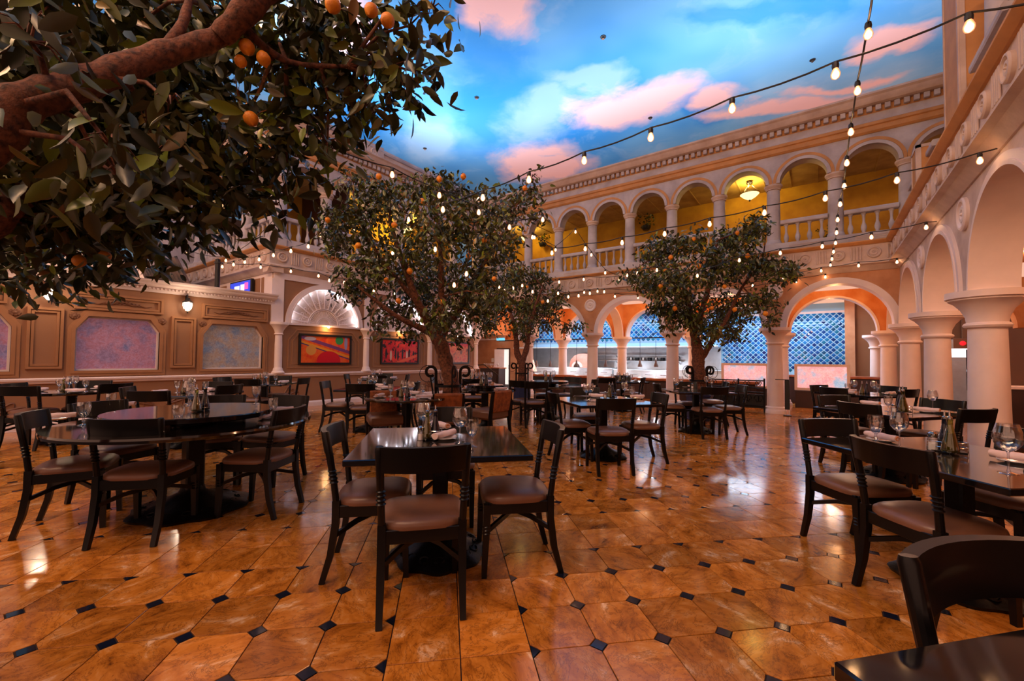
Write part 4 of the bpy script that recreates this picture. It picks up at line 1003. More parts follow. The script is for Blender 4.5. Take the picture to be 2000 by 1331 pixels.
# ---------------- tree guards ----------------
def guard(x,y,l,rz=0):
    e=tag(emp('tree_guard',(x,y,0),rz),l,'tree guard','scrolled iron tree guards')
    g=G();n=8;r0=.26
    G().lathe([(.3,0),(.3,.03),(.27,.04),(.27,.5),(.29,.52),(.29,.56),(.24,.56),(.24,.5)],seg=8,cap=False).build('planter_box','navy',e,ang=.3)
    G().lathe([(.25,.5),(0,.51)],seg=8,cap=False).build('soil','bark',e,ang=0)
    for k in range(4):
        a=k*PI/2+PI/4-.0;d=Vector((math.cos(a),math.sin(a),0));pts=[d*.2+Vector((0,0,.1)),d*.2+Vector((0,0,1.0))]
        for q in range(15):
            t=q/14*1.75*PI;pts.append(d*(.2+.085)+d*(-.085*math.cos(t))*(1-.25*q/14)+Vector((0,0,1.08+.085*math.sin(t)*(1-.2*q/14))))
        G().bar(pts,.045,.012,up=Vector((-d.y,d.x,0)) if False else Vector((0,0,1)) if False else d.cross(Vector((0,0,1)))).build('scroll_bar','iron',e,ang=.6)
        pts2=[d*.2+Vector((0,0,1.0))]
        for q in range(19):
            t=q/18*2.1*PI;pts2.append(d*(.2+.13)+d*(-.13*math.cos(t))+Vector((0,0,1.05+.13*math.sin(t))))
        G().tube(pts2,.005,6).build('thin_scroll','iron',e)
    G().lathe([(.215,.84),(.215,.88),(.2,.88),(.2,.84)],seg=32,cap=False).build('ring_band','iron',e)
TREE={2:at(876,700,6.72),1:at(1020,700,12.6),3:at(1366,700,9.3)}
guard(TREE[2].x,TREE[2].y,'large scrolled iron guard around the big lemon tree trunk',.3);guard(TREE[1].x,TREE[1].y,'scrolled iron guard around the farthest lemon tree',.3);guard(TREE[3].x,TREE[3].y,'scrolled iron guard around the small lemon tree by the wide arch',.3)
# ---------------- trees ----------------
TPL=np.array([(0,0,0),(.17,.22,.05),(-.17,.22,.05),(.2,.5,.06),(-.2,.5,.06),(.12,.78,.02),(-.12,.78,.02),(0,1,-.08),(0,.22,0),(0,.5,-.01),(0,.78,-.03)])
TF=[(0,1,8),(0,8,2),(8,1,3,9),(8,9,4,2),(9,3,5,10),(9,10,6,4),(10,5,7),(10,7,6)]
def leaf_mesh():
    me=bpy.data.meshes.new('leaf');me.from_pydata([tuple(v) for v in TPL*1.0],[],TF);me.materials.append(M['leaf']);me.shade_smooth();return me
LEAF=leaf_mesh()
def frames(n,droop=.75,spread=.55):
    d=nr.normal(size=(n,3));d[:,2]=d[:,2]*.45-droop*1.3;d/=np.linalg.norm(d,axis=1)[:,None]
    s=nr.normal(size=(n,3));s-=d*(s*d).sum(1)[:,None];s/=np.linalg.norm(s,axis=1)[:,None]
    return s,d,np.cross(s,d)
def make_tree(name,label,trunk,branches,blobs,nl,L,nind,lemons,seed,lemon_r=.04,clusters=None):
    global nr;nr=np.random.default_rng(seed);R=random.Random(seed)
    base=trunk[0][0];e=tag(emp(name,base),label,'tree');B=Vector(base)
    g=G()
    for path in trunk_smooth([trunk]+branches):
        P=[Vector(p)-B for p,r in path];g.tube(P,[r*(1+.1*math.sin(i*2.3)) for i,(p,r) in enumerate(path)],12)
    g.build('trunk','bark',e,ang=1.2)
    # twigs: from nearest branch point to blob cluster centres
    bp=[Vector(p) for path in trunk_smooth([trunk]+branches)[0:] for p,r in path[len(path)//3:]]
    cen=[];tw=G();tot=sum(b[1]**2 for b in blobs)
    for c,r in blobs:
        m=max(3,int(nl/9*(r*r)/tot))
        for _ in range(m):
            v=Vector((R.gauss(0,1),R.gauss(0,1),R.gauss(0,1))).normalized()*r*(R.random()**.45);v.z*=.8;cen.append(Vector(c)+v)
    for c,r in blobs:
        C_=Vector(c);s=min(bp,key=lambda q:(q-C_).length);mid=(s+C_)/2+Vector((R.gauss(0,.06),R.gauss(0,.06),.08))
        tw.tube([s-B,mid-B,C_-B],[.018,.012,.007],6)
        for _ in range(6):
            q=C_+Vector((R.gauss(0,1),R.gauss(0,1),R.gauss(0,.6))).normalized()*r*.95;tw.tube([C_-B,(C_+q)/2+Vector((0,0,.04))-B,q-B],[.007,.005,.002],5)
    tag(tw.build('twigs','bark',e,ang=1.2),kind='stuff')
    cen=np.array([tuple(c) for c in cen]);n=len(cen)*9
    pos=np.repeat(cen,9,0)+nr.normal(size=(n,3))*np.array([.09,.09,.075])*(L/.1)
    s,d,w=frames(n);ln=L*nr.uniform(.72,1.2,n)
    z=(pos-np.array(CO))@np.array(CF);
    big=np.argsort(-(ln/np.maximum(z,.5))*((z>.4)))
    pxs=np.array([px_of(p)[:2] if z[i]>.4 else (9e9,9e9) for i,p in enumerate(pos)]);vis=(pxs[:,0]>-10)&(pxs[:,0]<2010)&(pxs[:,1]>-10)&(pxs[:,1]<1340)
    ind=[i for i in big if vis[i]][:nind];mask=np.ones(n,bool);mask[ind]=False
    mask&=(z>.9)|(z<.2);
    for i in ind:
        if z[i]<.9: continue
        o=bpy.data.objects.new('leaf',LEAF);COL.objects.link(o);o.parent=e
        mm=Matrix([[s[i][r]*ln[i],d[i][r]*ln[i],w[i][r]*ln[i],pos[i][r]-B[r]] for r in range(3)]+[[0,0,0,1]]);o.matrix_basis=mm
    k=mask.sum();Rm=np.stack([s[mask],d[mask],w[mask]],1)*ln[mask][:,None,None]   # k,3(axis),3
    V=np.einsum('vi,kij->kvj',TPL,Rm)+pos[mask][:,None,:]-np.array(B)
    nv=len(TPL);faces=[];
    me=bpy.data.meshes.new('foliage');Vf=V.reshape(-1,3)
    ls=[len(f) for f in TF];loops=np.concatenate([np.array(sum(map(list,TF),[]))+nv*i for i in range(k)]) if k else np.array([])
    me.vertices.add(len(Vf));me.vertices.foreach_set('co',Vf.ravel());me.loops.add(len(loops));me.loops.foreach_set('vertex_index',loops.astype(np.int32))
    me.polygons.add(len(TF)*k);tt=np.tile(ls,k);me.polygons.foreach_set('loop_start',np.concatenate([[0],np.cumsum(tt)[:-1]]).astype(np.int32));me.polygons.foreach_set('loop_total',tt.astype(np.int32));me.update(calc_edges=True);me.shade_smooth();me.materials.append(M['leaf'])
    tag(ob('foliage',me,e),kind='stuff')
    for (p) in lemons:
        r=lemon_r*R.uniform(.85,1.15);o=ob('lemon',LEM,e,Vector(p)-B);o.scale=(r,r,r);o.rotation_euler=(R.uniform(-.4,.4),R.uniform(-.4,.4),R.random()*6)
    return e
def trunk_smooth(paths):
    out=[]
    for path in paths:
        P=[Vector(p) for p,r in path];r=[q for _,q in path];o=[];n=len(P)
        for i in range(n-1):
            p0,p1,p2,p3=P[max(i-1,0)],P[i],P[i+1],P[min(i+2,n-1)]
            for t in (0,.25,.5,.75):
                o.append((.5*((2*p1)+(p2-p0)*t+(2*p0-5*p1+4*p2-p3)*t*t+(3*p1-p0-3*p2+p3)*t**3),r[i]+(r[i+1]-r[i])*t))
        o.append((P[-1],r[-1]));out.append(o)
    return out
LEM=G().lathe([(0,-1.25),(.16,-1.15),(.3,-1.0),(.72,-.72),(.98,-.2),(.98,.2),(.74,.7),(.35,1.0),(.2,1.1),(0,1.15)],seg=16,cap=False).build('lemon','lemon',mesh_only=True,ang=1.5)
def A(x,y,D): return tuple(at(x,y,D))
def blobs_from(L,D,depth=.35,seed=1):
    R=random.Random(seed);k=D/FPX;return [(A(x,y,D+R.uniform(-depth,depth)),r*k) for x,y,r in L]
# big middle tree
D2=6.72;b=TREE[2];bz=(b.x,b.y,.3)
make_tree('lemon_tree','big lemon tree in the middle of the court, crown strung with glowing bulbs',
 [(bz,.15),(A(882,752,D2),.125),(A(872,712,D2),.115),(A(862,675,D2),.11),(A(850,655,D2),.1),(A(838,630,D2),.08),(A(815,590,D2-.2),.06),(A(790,520,D2-.3),.045),(A(760,430,D2-.3),.02)],
 [[(A(858,668,D2),.09),(A(870,640,D2+.1),.07),(A(900,600,D2+.2),.06),(A(930,540,D2+.3),.045),(A(985,450,D2+.3),.02)],[(A(852,655,D2),.08),(A(820,640,D2-.2),.05),(A(770,615,D2-.4),.035),(A(700,560,D2-.5),.02)],[(A(862,650,D2),.07),(A(862,580,D2-.2),.05),(A(860,480,D2-.2),.035),(A(850,390,D2),.02)],[(A(815,590,D2-.2),.04),(A(740,500,D2-.2),.03),(A(690,400,D2-.2),.015)]],
 blobs_from([(700,420,60),(655,450,38),(760,385,55),(835,375,42),(880,375,40),(830,450,75),(930,430,70),(1000,405,42),(1030,375,28),(735,510,70),(830,550,80),(920,540,75),(965,480,55),(690,560,40),(770,610,45),(860,625,45),(930,605,42),(645,485,25),(690,355,30),(1045,430,20),(850,350,20),(640,420,22),(900,660,22),(800,645,22),(740,640,18),(960,580,30),(1040,345,12)],D2,.75,3),9500,.1,300,
 [A(x,y,D2-.75+.1*(i%4)) for i,(x,y) in enumerate([(740,345),(824,394),(858,350),(672,428),(640,430),(824,448),(800,530),(755,548),(965,545),(1025,368),(905,345),(890,470),(778,588),(700,480),(946,470),(860,590),(915,500),(770,440)])],3)
D1=12.6;b=TREE[1]
make_tree('lemon_tree','farthest lemon tree in front of the kitchen, forked low trunk',
 [((b.x,b.y,.3),.15),(A(1020,735,D1),.13),(A(1020,712,D1),.12),(A(1010,690,D1),.09),(A(1008,660,D1),.08),(A(1000,620,D1),.05),(A(985,570,D1),.02)],
 [[(A(1020,705,D1),.1),(A(1029,680,D1),.08),(A(1032,650,D1),.07),(A(1045,600,D1),.045),(A(1060,560,D1),.02)]],
 blobs_from([(1000,550,34),(1050,548,32),(1030,600,42),(975,600,38),(1075,600,30),(1105,640,14),(955,635,24),(1020,635,32),(1070,635,20),(1125,640,12),(945,615,14),(1090,575,18),(1020,530,20)],D1,.9,5),4500,.12,60,
 [A(x,y,D1-1) for x,y in [(990,600),(1060,590),(1030,560),(1000,640),(1080,620),(970,570)]],5,.045)
D3=9.3;b=TREE[3]
make_tree('lemon_tree','small lemon tree to the left of the wide arch, round crown with oranges',
 [((b.x,b.y,.3),.15),(A(1366,750,D3),.135),(A(1364,715,D3),.13),(A(1362,685,D3),.12),(A(1358,660,D3),.1),(A(1350,620,D3),.07),(A(1335,560,D3),.045),(A(1310,500,D3),.02)],
 [[(A(1366,705,D3),.09),(A(1378,688,D3),.065),(A(1392,665,D3),.06),(A(1420,620,D3),.045),(A(1450,560,D3),.03),(A(1490,510,D3),.015)],[(A(1360,655,D3),.08),(A(1370,610,D3),.06),(A(1390,540,D3),.04),(A(1400,470,D3),.02)]],
 blobs_from([(1300,490,38),(1350,475,30),(1430,470,38),(1470,455,30),(1475,430,16),(1400,520,52),(1310,550,50),(1255,540,28),(1228,535,14),(1485,520,38),(1530,535,26),(1548,520,12),(1340,605,42),(1420,605,50),(1490,585,28),(1380,645,28),(1430,650,24),(1505,625,16),(1290,605,24),(1310,640,14),(1270,500,16)],D3,.8,7),7500,.115,200,
 [A(x,y,D3-.9+.1*(i%3)) for i,(x,y) in enumerate([(1355,467),(1310,503),(1415,560),(1435,605),(1318,603),(1535,552),(1495,613),(1390,602),(1300,530),(1440,455),(1365,520),(1460,500),(1290,560),(1342,545)])],7,.045)
# foreground tree
def K(x,y,D,r): return (A(x,y,D),r)
b0=[K(90,290,3.2,.75),K(280,240,3.2,.65),K(80,90,2.8,.5),K(250,60,2.9,.5),K(420,50,3.2,.42),K(560,110,3.2,.42),K(700,50,3.1,.3),K(800,50,3.1,.2),K(760,130,3.1,.25),K(680,170,3.2,.3),K(600,230,3.2,.3),K(470,250,3.2,.4),K(560,320,3.3,.25),K(400,330,3.4,.4),K(480,370,3.4,.22),K(320,400,3.5,.4),K(150,420,3.6,.5),K(60,470,3.9,.4),K(180,500,3.9,.33),K(260,490,3.9,.2),K(30,400,3.2,.4),K(60,545,4,.18),K(200,550,4.1,.14),K(130,300,2.6,.35),K(300,300,2.8,.3),K(620,30,3.3,.3),K(40,160,2.5,.3),K(340,150,3.4,.4),K(810,140,3.1,.12),K(640,280,3.2,.14),K(540,400,3.4,.1),K(430,420,3.4,.16),K(200,330,2.3,.2),K(60,40,2.2,.25),K(720,210,3.2,.08),K(845,15,3.1,.1),K(60,340,2.9,.45),K(200,400,3.2,.4),K(110,190,3.6,.6),K(300,60,3.6,.5),K(220,290,1.9,.12),K(60,80,1.9,.14),K(230,345,2.0,.1),K(330,200,2.2,.12)]
make_tree('lemon_tree','overhanging foreground lemon tree filling the upper left, large leaves',
 [((-3.7,-1.1,0),.17),((-3.65,-.95,1.0),.14),((-3.45,-.5,1.8),.12),(A(-60,300,1.95),.1),(A(20,215,2.0),.088),(A(100,183,2.1),.08),(A(200,150,2.25),.075),(A(320,105,2.45),.066),(A(420,75,2.6),.06),(A(500,15,2.75),.05),(A(560,-50,2.9),.03)],
 [[((-3.45,-.5,1.8),.11),(A(-80,470,2.7),.09),(A(30,390,2.85),.085),(A(110,330,3.0),.07),(A(220,320,3.2),.05),(A(330,330,3.3),.03)],[(A(300,112,2.4),.03),(A(350,60,2.5),.03),(A(370,0,2.6),.02)],[(A(470,50,2.7),.035),(A(560,120,2.9),.02),(A(680,130,3.0),.012)],[(A(430,72,2.6),.06),(A(490,10,2.6),.075),(A(560,-60,2.7),.07)]],
 b0,9500,.15,300,
 [A(650,10,2.6),A(725,20,2.6),A(757,40,2.7),A(482,92,2.7),A(515,115,2.7),A(490,232,2.8),A(470,120,2.7),A(155,510,3.4),A(205,500,3.4),A(115,290,2.8),A(355,345,3),A(120,150,2.6)],11,.042)
# ---------------- string lights ----------------
SOCK=G().lathe([(.012,.0),(.02,-.006),(.024,-.03),(.022,-.05),(.015,-.055)],seg=10).build('socket','rubber',mesh_only=True)
BULB=G().lathe([(.014,-.05),(.02,-.062),(.03,-.09),(.031,-.105),(.024,-.125),(.01,-.135),(0,-.137)],seg=12,cap=False).build('bulb','bulb',mesh_only=True,ang=1.5)
def string(label,pts,ends=(),w=3.4,s=1.0):
    """pts: bulbs (px,py of the bulb,depth)"""
    B=[at(x,y,D)+Vector((0,0,.1*s)) for x,y,D in pts]
    E0=[Vector(p) for p in ends]
    e=tag(emp('string_lights',B[0]),label,'string lights','festoon strings over the court')
    path=([E0[0]] if len(E0)>0 and E0[0] is not None else [])+B+([E0[1]] if len(E0)>1 else [])
    dense=[]
    for i in range(len(path)-1):
        a,b=path[i],path[i+1]
        for t in (0,.25,.5,.75): dense.append(a.lerp(b,t)-Vector((0,0,.035*(b-a).length*4*t*(1-t)))-B[0])
    dense.append(path[-1]-B[0]);G().tube(dense,.0065,6).build('cable','rubber',e)
    for p in B:
        o=ob('socket',SOCK,e,p-B[0]);o.scale=(s*.86,)*3;q=ob('bulb',BULB,o)
        point((0,0,-.1),w,WARM,.03,o,'bulb_light')
    return e
def lp(p,D): return [(x,y,D[i] if isinstance(D,list) else D) for i,(x,y) in enumerate(p)]
a=[(1893,58),(1632,150),(1430,217),(1271,273),(1141,318),(1033,355),(943,390),(865,413)]
string('long festoon crossing the painted sky from the upper right to the big tree',[(x,y,2.4+.35*i) for i,(x,y) in enumerate(a)],(at(2120,-20,2.15),))
a=[(1696,72),(1675,182),(1662,262),(1654,322),(1649,367),(1641,402),(1636,432),(1634,457),(1632,477),(1628,494),(1625,508),(1622,520),(1620,532),(1617,544)]
string('festoon running straight away to the top of the wide arch',[(x,y,2.77+.61*i) for i,(x,y) in enumerate(a)],(at(1710,-60,2.2),(.42,BY,3.35)),w=5)
a=[(1914,318),(1752,356),(1612,391),(1493,419),(1386,441),(1298,460),(1215,477),(1143,489),(1078,497),(1040,466)]
string('festoon from the nearest side arch to the far balcony',[(x,y,4.1+.32*i) for i,(x,y) in enumerate(a)],(on(1957,287,'x',RX),))
a=[(1809,447),(1702,466),(1606,484),(1524,497),(1444,511),(1362,541),(1283,530),(1245,536),(1225,540)]
string('festoon from the middle side arch through the small tree',[(x,y,6.2+.35*i) for i,(x,y) in enumerate(a)],(on(1835,432,'x',RX),))
a=[(1752,514),(1677,521),(1604,531),(1530,545),(1470,560),(1180,572),(1167,571),(1141,573)]
string('festoon hugging the wall above the wide arch',[(x,y,8.7+.3*i) for i,(x,y) in enumerate(a)],(on(1776,500,'x',RX),))
a=[(1752,522),(1680,529),(1612,543),(1555,552),(1201,581),(1246,583)]
string('second festoon sagging just below the far balcony moulding',[(x,y,9.3+.3*i) for i,(x,y) in enumerate(a)],(on(1776,505,'x',RX),))
a=[(1152,575),(1130,580),(1110,582),(1090,575),(1070,590),(1040,572),(1020,560),(1002,565),(985,570),(975,563)]
string('festoon glowing over the farthest tree',[(x,y,11.2) for x,y in a],(on(1153,572,'y',BY-.05),),s=1.2)
a=[(1044,466),(1085,490),(1124,455),(1155,500),(1182,535),(1210,548),(1140,548),(1092,553)]
string('festoon looping down before the far balcony',[(x,y,9+.1*i) for i,(x,y) in enumerate(a)],s=1.0)
a=[(766,345),(858,385),(935,418),(995,447),(1060,432)]
string('festoon from the left roof through the top of the big tree',[(x,y,4.6+.35*i) for i,(x,y) in enumerate(a)],(at(640,285,4.2),))
a=[(798,432),(767,497),(691,455),(625,461),(602,484),(568,493),(534,501),(506,509),(478,514),(456,519),(434,523)]
string('festoon from the roof pole up into the big tree',[(x,y,5.9+.32*i) for i,(x,y) in enumerate(a)])
a=[(366,497),(441,511),(538,437),(432,412)]
string('festoon wrapped past the return balcony behind the hanging leaves',[(366,497,9.8),(441,511,9.3),(538,437,7.6)],())
a=[(509,524),(568,532),(622,541),(643,550),(672,554),(700,560),(730,570),(770,575)]
string('festoon low along the white beam of the left wall',[(x,y,9.2) for x,y in a],(at(424,512,9.2),))
string('festoon hidden among the foreground leaves',[(512,50,3.0),(484,218,3.0),(432,412,3.6)],(at(520,-80,2.9),))
a=[(865,413),(934,418),(910,520),(890,556),(885,590)]
string('festoon inside the big tree crown',[(858,385,5.9),(934,392,5.9),(911,538,5.9),(887,560,5.9),(850,490,5.9)],())
# ---------------- kitchen ----------------
kit=struct('wall_kitchen',(0,18.3,0))
G().box(-14.5,.72,0,.1,-.05,3.35).build('tiled_backing','tgrout',kit,ang=0)
G().box(.72,.98,-.2,.1,-.05,3.6).build('end_jamb','peach',kit,ang=.3)
G().box(.98,6,0,.1,-.05,3.6).build('beige_wall','tan',kit,ang=0)
G().box(-2.9,.72,-.02,0,3.0,3.08).build('tile_cap','white',kit,ang=.3)
def tiles_diamond(x0,x1,z0,z1,y,root,slope=0,p=.18):
    g=G();nx=int((x1-x0)/p)+2;nz=int((z1-z0)/p)+2;h=p*.5*.84
    for i in range(nx*2):
        for j in range(nz*2):
            if (i+j)%2:continue
            cx=x0+i*p/2;cz=z0+j*p/2
            if cx>x1 or cz>z1 or cx<x0+h or cz<z0+h*.3:continue
            yy=y-slope*(z1-cz);q=h*rnd.uniform(.94,1)
            g.add([(cx-q,yy,cz),(cx,yy+slope*q,cz-q) if 0 else (cx,yy-slope*q,cz-q),(cx+q,yy,cz),(cx,yy+slope*q,cz+q),(cx,yy-.012,cz)],[(0,1,4),(1,2,4),(2,3,4),(3,0,4)])
    return tag(g.build('wall_tiles','bluetile',root,ang=0),kind='stuff')
tiles_diamond(-3.1,.7,.9,2.98,-.006,kit)
M['hgrout']=mat('hood_grout',(120,156,186),.6)
hd=tag(emp('tiled_hood',(0,17.2,0)),'blue diamond-tiled extraction hood over the open kitchen','hood')
G().add([(-12.0,-.0,2.0),(-3.2,-.0,2.0),(-3.2,0,3.3),(-12.0,0,3.3),(-12.3,-.25,1.82),(-3.0,-.25,1.82),(-12.3,1,1.82),(-3.0,1,1.82),(-3.2,1,3.3),(-12,1,3.3)],[(0,1,2,3),(0,4,5,1),(4,6,7,5),(1,5,7,8,2),(0,3,9,6,4)]).build('hood_shell','hgrout',hd,ang=.2)
tiles_diamond(-11.95,-3.25,2.05,3.28,-.006,hd,p=.2)
g=G().extr([(-.27,1.8),(-.27,1.84),(-.2,1.86),(-.2,1.8)],-12.3,-3.0);g.build('steel_lip','steel',hd,ang=.3)
G().box(-12.4,-2.9,-1.3,-1.26,2.12,2.16).build('pendant_track','black',hd,ang=.3)
bkw=struct('wall_kitchen_back',(0,18.25,0));G().box(-12.2,-3.1,-.1,0,.0,1.9).build('steel_cladding','steel',bkw,ang=0)
# cooking line
def unit(name,label,x0,x1,y,h,cat,parts):
    e=tag(emp(name,((x0+x1)/2,y,0)),label,cat);w=(x1-x0)/2
    G().cb((0,0,h/2),(2*w,.7,h),.01).build('cabinet','steel',e,ang=.3)
    G().cb((0,-.02,h+.02),(2*w+.02,.76,.04),.006).build('worktop','steel',e,ang=.3)
    for k in range(parts):
        a=-w+(k+.5)*2*w/parts;G().cb((a,-.36,h*.5),(2*w/parts-.04,.02,h*.8),.004).build('door','steel',e,ang=.3);G().cb((a,-.39,h*.82),(.3,.02,.02),.004).build('handle','chrome',e,ang=.3)
    return e
unit('cooking_range','stainless cooking range behind the counter by the middle columns',-7.0,-4.6,17.2,.86,'range',4)
unit('prep_counter','stainless preparation counter at the left of the open kitchen',-11.05,-9.4,17.3,.86,'counter',3)
unit('cold_station','stainless station between two kitchen columns',-9.3,-7.1,17.3,.9,'counter',3)
unit('grill_station','stainless station below the steel hood panel',-4.4,-1.2,17.3,.9,'counter',4)
def shelf(x0,x1,z,l):
    e=tag(emp('wall_shelf',((x0+x1)/2,17.95,z)),l,'shelf');w=(x1-x0)/2
    G().cb((0,0,0),(2*w,.35,.03),.004).build('board','steel',e,ang=.3)
    for s in (-.9,.9): G().bar([(s*w,.15,-.12),(s*w,-.12,-.01)],.02,.02).build('bracket','black',e,ang=.3)
    return e
for k,(x0,x1) in enumerate(((-7.0,-4.5),(-9.2,-7.2))):
    for j,z in enumerate((1.25,1.5)): shelf(x0,x1,z,'%s steel wall shelf %s'%(['lower','upper'][j],['over the cooking range','over the middle kitchen station'][k]))
bx=0
for k in range(9):
    x=-6.9+.27*k;e=tag(emp('stock_pot',(x,17.92,1.265)),'steel pot on the lower shelf over the range, %s from the left'%ORD[k],'pot','pots on the range shelf')
    G().lathe([(.08,0),(.085,.01),(.085,.13),(.088,.135),(.08,.135)],seg=14).build('body','chrome' if k%2 else 'black',e);G().bar([(-.1,0,.1),(-.085,0,.1)],.02,.01).build('handle','black',e)
ov=tag(emp('pizza_oven',(-8.5,17.05,.94)),'domed copper-coloured pizza oven behind the counter','oven')
g=G();g.lathe([(.62,0),(.62,.1),(.55,.35),(.4,.52),(.2,.6),(0,.62)],seg=28,cap=False);g.build('dome',mat('terracotta_dome',(214,146,126),.6,var=.2),ov)
G().arc(0,.02,.16,.24,-.66,-.5,n=16).build('mouth_arch','white',ov);G().box(-.16,.16,-.62,-.5,.0,.18).build('mouth','black',ov,ang=.3)
# counter with oak top
ct=tag(emp('bar_counter',(-5.6,14.25,0)),'long dark service counter with an oak top in front of the kitchen','counter')
G().cb((0,0,.31),(8.2,.4,.62),.01).build('front_body','dwood',ct,ang=.3);G().cb((0,-.03,.66),(8.4,.56,.08),.012).build('oak_top','wood',ct,ang=.4)
for k in range(8): G().cb((-3.6+k*1.02,-.21,.32),(.86,.02,.46),.006).build('front_panel','dwood',ct,ang=.3)
ct2=tag(emp('bar_counter',(-.2,16.2,0)),'short oak-topped counter end below the blue tiles','counter')
G().cb((0,0,.4),(3.2,.5,.8),.01).build('front_body','dwood',ct2,ang=.3);G().cb((0,-.03,.84),(3.3,.6,.07),.012).build('oak_top','wood',ct2,ang=.4)
# pendants
for k,x in enumerate((1048,1075,1126,1183,1250,1281)):
    p=on(x,712,'y',15.9);e=tag(emp('pendant_lamp',p),'small bell pendant lamp over the kitchen counter, %s from the left'%ORD[k],'pendant lamp','pendant lamps over the counter')
    G().lathe([(.02,.17),(.03,.15),(.04,.06),(.08,-.04),(.085,-.1),(.075,-.1),(.03,.04)],seg=18).build('shade','pendant',e);G().tube([(0,0,.17),(0,0,2.14-p.z)],.008,6).build('cord','black',e);point((0,0,-.16),15,(240,240,255),.05,e,'pendant_light')
    G().lathe([(.03,-.03),(.035,-.06),(0,-.085)],seg=10).build('bulb','downl',e)
# table lamp on counter end
p=on(1038,735,'y',14.2);e=tag(emp('counter_lamp',(p.x,14.2,.70)),'white pyramid-shaded lamp at the left end of the kitchen counter','lamp')
G().lathe([(.27,.1),(.1,.55),(.08,.56)],seg=4,cap=False).build('shade','shade',e,ang=.3);G().lathe([(.1,0),(.1,.02),(.02,.03),(.02,.3)],seg=12).build('base','black',e)
area((-7,16.3,3.2),(0,0,0),(9,.6),200,(225,240,255),'kitchen_light');area((-1,17.0,3.2),(0,0,0),(3.4,.5),110,(205,230,255),'kitchen_light')
# under-hood working light of the cook line

# low glass screens
def screen(x0,x1,y,l,z0=.48,z1=1.22):
    e=tag(emp('glass_screen',((x0+x1)/2,y,0)),l,'screen','crackled glass screens');w=(x1-x0)/2
    P=[(-w+.06,z0+.08),(w-.06,z0+.08),(w-.06,z1-.06),(-w+.06,z1-.06)]
    band(G(),P,0,.07,-.03,.03).build('frame','white',e,ang=.3);G().box(-w+.06,w-.06,-.005,.005,z0+.08,z1-.06).build('glass_panel','pane3',e,ang=0)
    G().cb((0,0,z0/2),(2*w,.12,z0),.006).build('plinth','dwood',e,ang=.3)
p0=on(1550,713,'z',1.2)
screen(-.56,.66,14.45,'crackled glass screen framed in white beyond the wide arch');screen(-2.45,-1.2,14.45,'crackled glass screen reflecting the tree, behind the iron railing')
# iron railing
rl=tag(emp('iron_railing',(-1.9,12.35,0)),'low scrolled black iron railing beside the wide-arch column','railing')
g=G();L=.78
for s in (-1,1): G().bar([(s*L,0,0),(s*L,0,.86)],.04,.04,Vector((0,1,0))).build('post','iron',rl,ang=.3)
G().bar([(.2,0,0),(.2,0,.84)],.035,.035,Vector((0,1,0))).build('post','iron',rl,ang=.3)
for z in (.16,.5,.62,.8): G().bar([(-L,0,z),(L,0,z)],.03,.03).build('rail','iron',rl,ang=.3)
for k in range(6):
    for z,s in ((.71,.075),(.33,.13)):
        g=G();cx=-L+.13+k*.26
        for q in (-1,1): g.tube([(cx+q*(.035+.0*t)+q*s*.5*math.cos(t)*(1-t/9),0,z+s*math.sin(t)*(1-t/9)) for t in [i*.4 for i in range(17)]],.008,6)
        g.build('scroll','iron',rl)
G().box(-L,L,.03,.05,.1,.45).build('mesh_panel','black',rl,ang=0)
# host stand / posts
e=tag(emp('black_stand',(-.62,12.0,0)),'slim black stand with a small tray beside the wide-arch column','stand')
G().cb((0,0,.5),(.1,.06,.7),.006).build('body','black',e,ang=.3)
for s in (-.045,.045): G().bar([(s,0,0),(s,0,.3)],.015,.015,Vector((0,1,0))).build('leg','chrome',e)
G().cb((-.1,0,.86),(.28,.1,.015),.004).build('tray','black',e,ang=.3);G().cb((0,0,.01),(.16,.16,.02),.005).build('foot','black',e,ang=.3)
# ---------------- side aisle: booths, sign, door ----------------
def booth(x0,x1,y,z,l,cat='booth'):
    e=tag(emp('booth_partition',((x0+x1)/2,y,0)),l,cat);w=(x1-x0)/2
    G().cb((0,0,z/2),(2*w,.3,z),.008).build('body','dwood',e,ang=.3);G().cb((0,0,z+.02),(2*w+.04,.36,.05),.01).build('cap','white',e,ang=.4)
booth(2.2,5.4,9.6,.92,'low dark booth partition with pale cap, behind the middle arcade column');booth(2.3,5.4,6.9,.78,'nearer low dark booth partition with pale cap, under the side arcade')
booth(3.4,5.4,12.9,1.0,'farthest dark booth partition with pale cap beside the aisle door')
for k,(x,y) in enumerate(((3.2,8.4),(3.6,5.9))):
    table((x,y),(1.2,.8),0,['dark booth table beyond the arcade, between two low partitions','dark booth table beyond the nearest arcade column'][k],group='booth tables')
    tag(inst(PR['w'][0],PR['w'][1],(x-.2,y,.75)),'wine glass standing on the %s booth table beyond the arcade'%['far','near'][k],'glass')
    tag(inst(PR['n'][0],PR['n'][1],(x+.1,y,.75),.5),'rolled napkin on the %s booth table beyond the arcade'%['far','near'][k],'napkin')
def wallpx(x,y,Y): p=on(x,y,'y',Y);return p
G().box(-18,-17.9,2.0,4.3,-.05,3.4).build('aisle_end_wall','tan',wr,ang=0)
p=on(1875,690,'y',17.8);e=tag(emp('wall_sign',(p.x,17.8,p.z)),'plain lit white sign panel on the aisle end wall','sign')
G().cb((0,0,0),(.62,.04,.3),.006).build('housing','black',e,ang=.3);G().box(-.29,.29,-.025,-.02,-.13,.13).build('face',emi('sign_white',(250,240,240),1.1),e,ang=0)
p=on(1880,671,'y',17.8);e=tag(emp('fire_alarm',(p.x,17.8,p.z)),'small red fire alarm lamp above the white sign','alarm')
